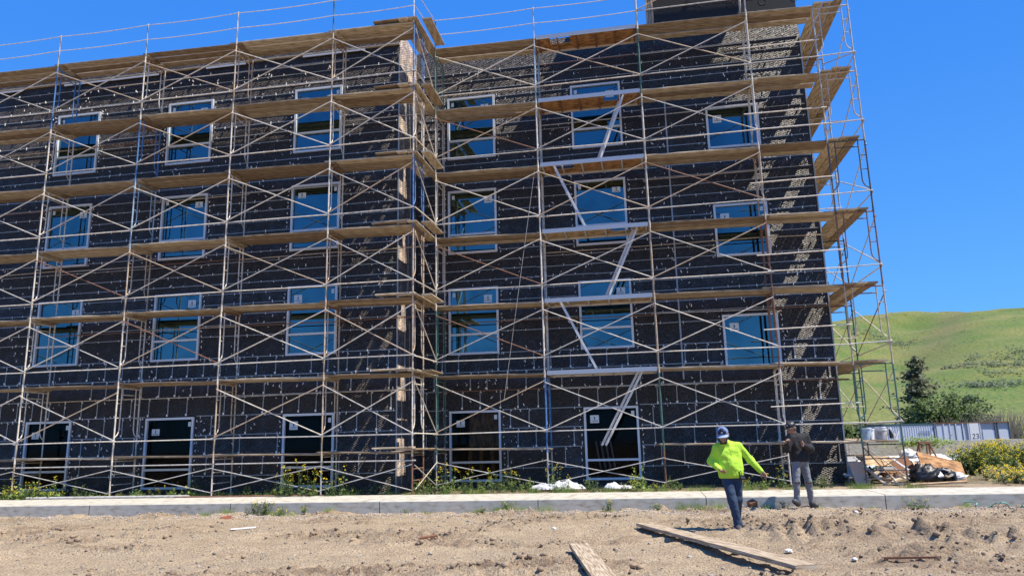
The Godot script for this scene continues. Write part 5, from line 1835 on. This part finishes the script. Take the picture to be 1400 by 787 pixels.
	body = blob([[Vector3(-0.11, 1.32, 0.05), Vector3(0.09, 1.33, 0), 0.08, 0.08], [Vector3(-0.01, 1.32, 0.02), Vector3(-0.01, 0.97, 0), 0.08, 0.08], [Vector3(-0.05, 1.40, 0.03), Vector3(-0.135, 1.53, 0.07), 0.062, 0.055],
		[shL, elL, 0.048, 0.04], [elL, wrL, 0.037, 0.028], [shR, elR, 0.048, 0.04], [elR, wrR, 0.037, 0.028], [hipA, knA, 0.07, 0.055], [knA, anA, 0.05, 0.035], [hipB, knB, 0.07, 0.055], [knB, anB, 0.05, 0.035]], 0.016, 0.03)
	add_to(body, head_skin(), hb)
	add_to(body, hand(1.0, 0.95), Transform3D(Basis(Quaternion(Vector3.DOWN, (wrL - elL).normalized())) * ry(2.2), wrL))
	add_to(body, hand(-1.0, 0.9), Transform3D(Basis(Quaternion(Vector3.DOWN, (wrR - elR).normalized())) * ry(0.4), wrR))
	part("body", body.mesh(), skin, p)
	var sweat := blob([[Vector3(-0.125, 1.33, 0.055), Vector3(-0.10, 0.96, 0.03), 0.112, 0.112], [Vector3(0.09, 1.34, -0.01), Vector3(0.085, 0.96, -0.01), 0.116, 0.114], [Vector3(-0.015, 1.33, 0.02), Vector3(-0.01, 0.96, 0.01), 0.124, 0.122],
		[shL, shR, 0.075, 0.078], [Vector3(-0.05, 1.42, 0.03), Vector3(-0.105, 1.485, 0.06), 0.075, 0.068], [shL, elL, 0.076, 0.062], [elL, wrL, 0.062, 0.042], [shR, elR, 0.078, 0.066], [elR, wrR, 0.064, 0.044]], 0.013, 0.05, 0.007, 7.0, 0.905)
	part("sweatshirt", sweat.mesh(), cloth(lin(0.013, 0.013, 0.016)), p)
	var grey := blob([[Vector3(-0.08, 0.92, 0.02), Vector3(0.065, 0.92, -0.02), 0.112, 0.112], [hipA, knA, 0.092, 0.070], [knA, anA, 0.070, 0.056], [anA, anA - Vector3(0, 0.03, 0), 0.06, 0.06], [hipB, knB, 0.092, 0.070], [knB, anB, 0.070, 0.058]], 0.013, 0.03, 0.010, 10.0, -99, 0.99)
	var jn := part("jeans", grey.mesh(), cloth(lin(0.17, 0.18, 0.20)), p)
	for q in [[knA, 0.078, 0.12], [knB, 0.078, 0.02]]:
		var rp := blob([[q[0] + Vector3(-0.022, -0.01, 0.040), q[0] + Vector3(0.02, -0.005, 0.040), 0.042, 0.040]], 0.007, 0.01, 0.010, 25.0, q[0].y - 0.026, q[0].y + 0.008)
		part("ripped_knee", rp.mesh(), mat(lin(0.07, 0.045, 0.035), 0.8), jn)
	shoe(p, Vector3(-0.155, 0.065, 0.07), Vector3(-0.265, 0.135, 0.17), M.dark)
	shoe(p, Vector3(0.175, 0.045, -0.07), Vector3(0.205, 0.04, 0.10), M.dark)
	dress_head(p, hb, M.black, M.black, mat(lin(0.03, 0.03, 0.035), 0.8), null)
	var ph := solid("phone", "dark phone held up in the right hand of the man in black", "phone", at + wrL + Vector3(0.02, 0.085, 0.05), Vector3(0.075, 0.15, 0.012), Vector3(-0.3, -0.6, -0.35), M.black)
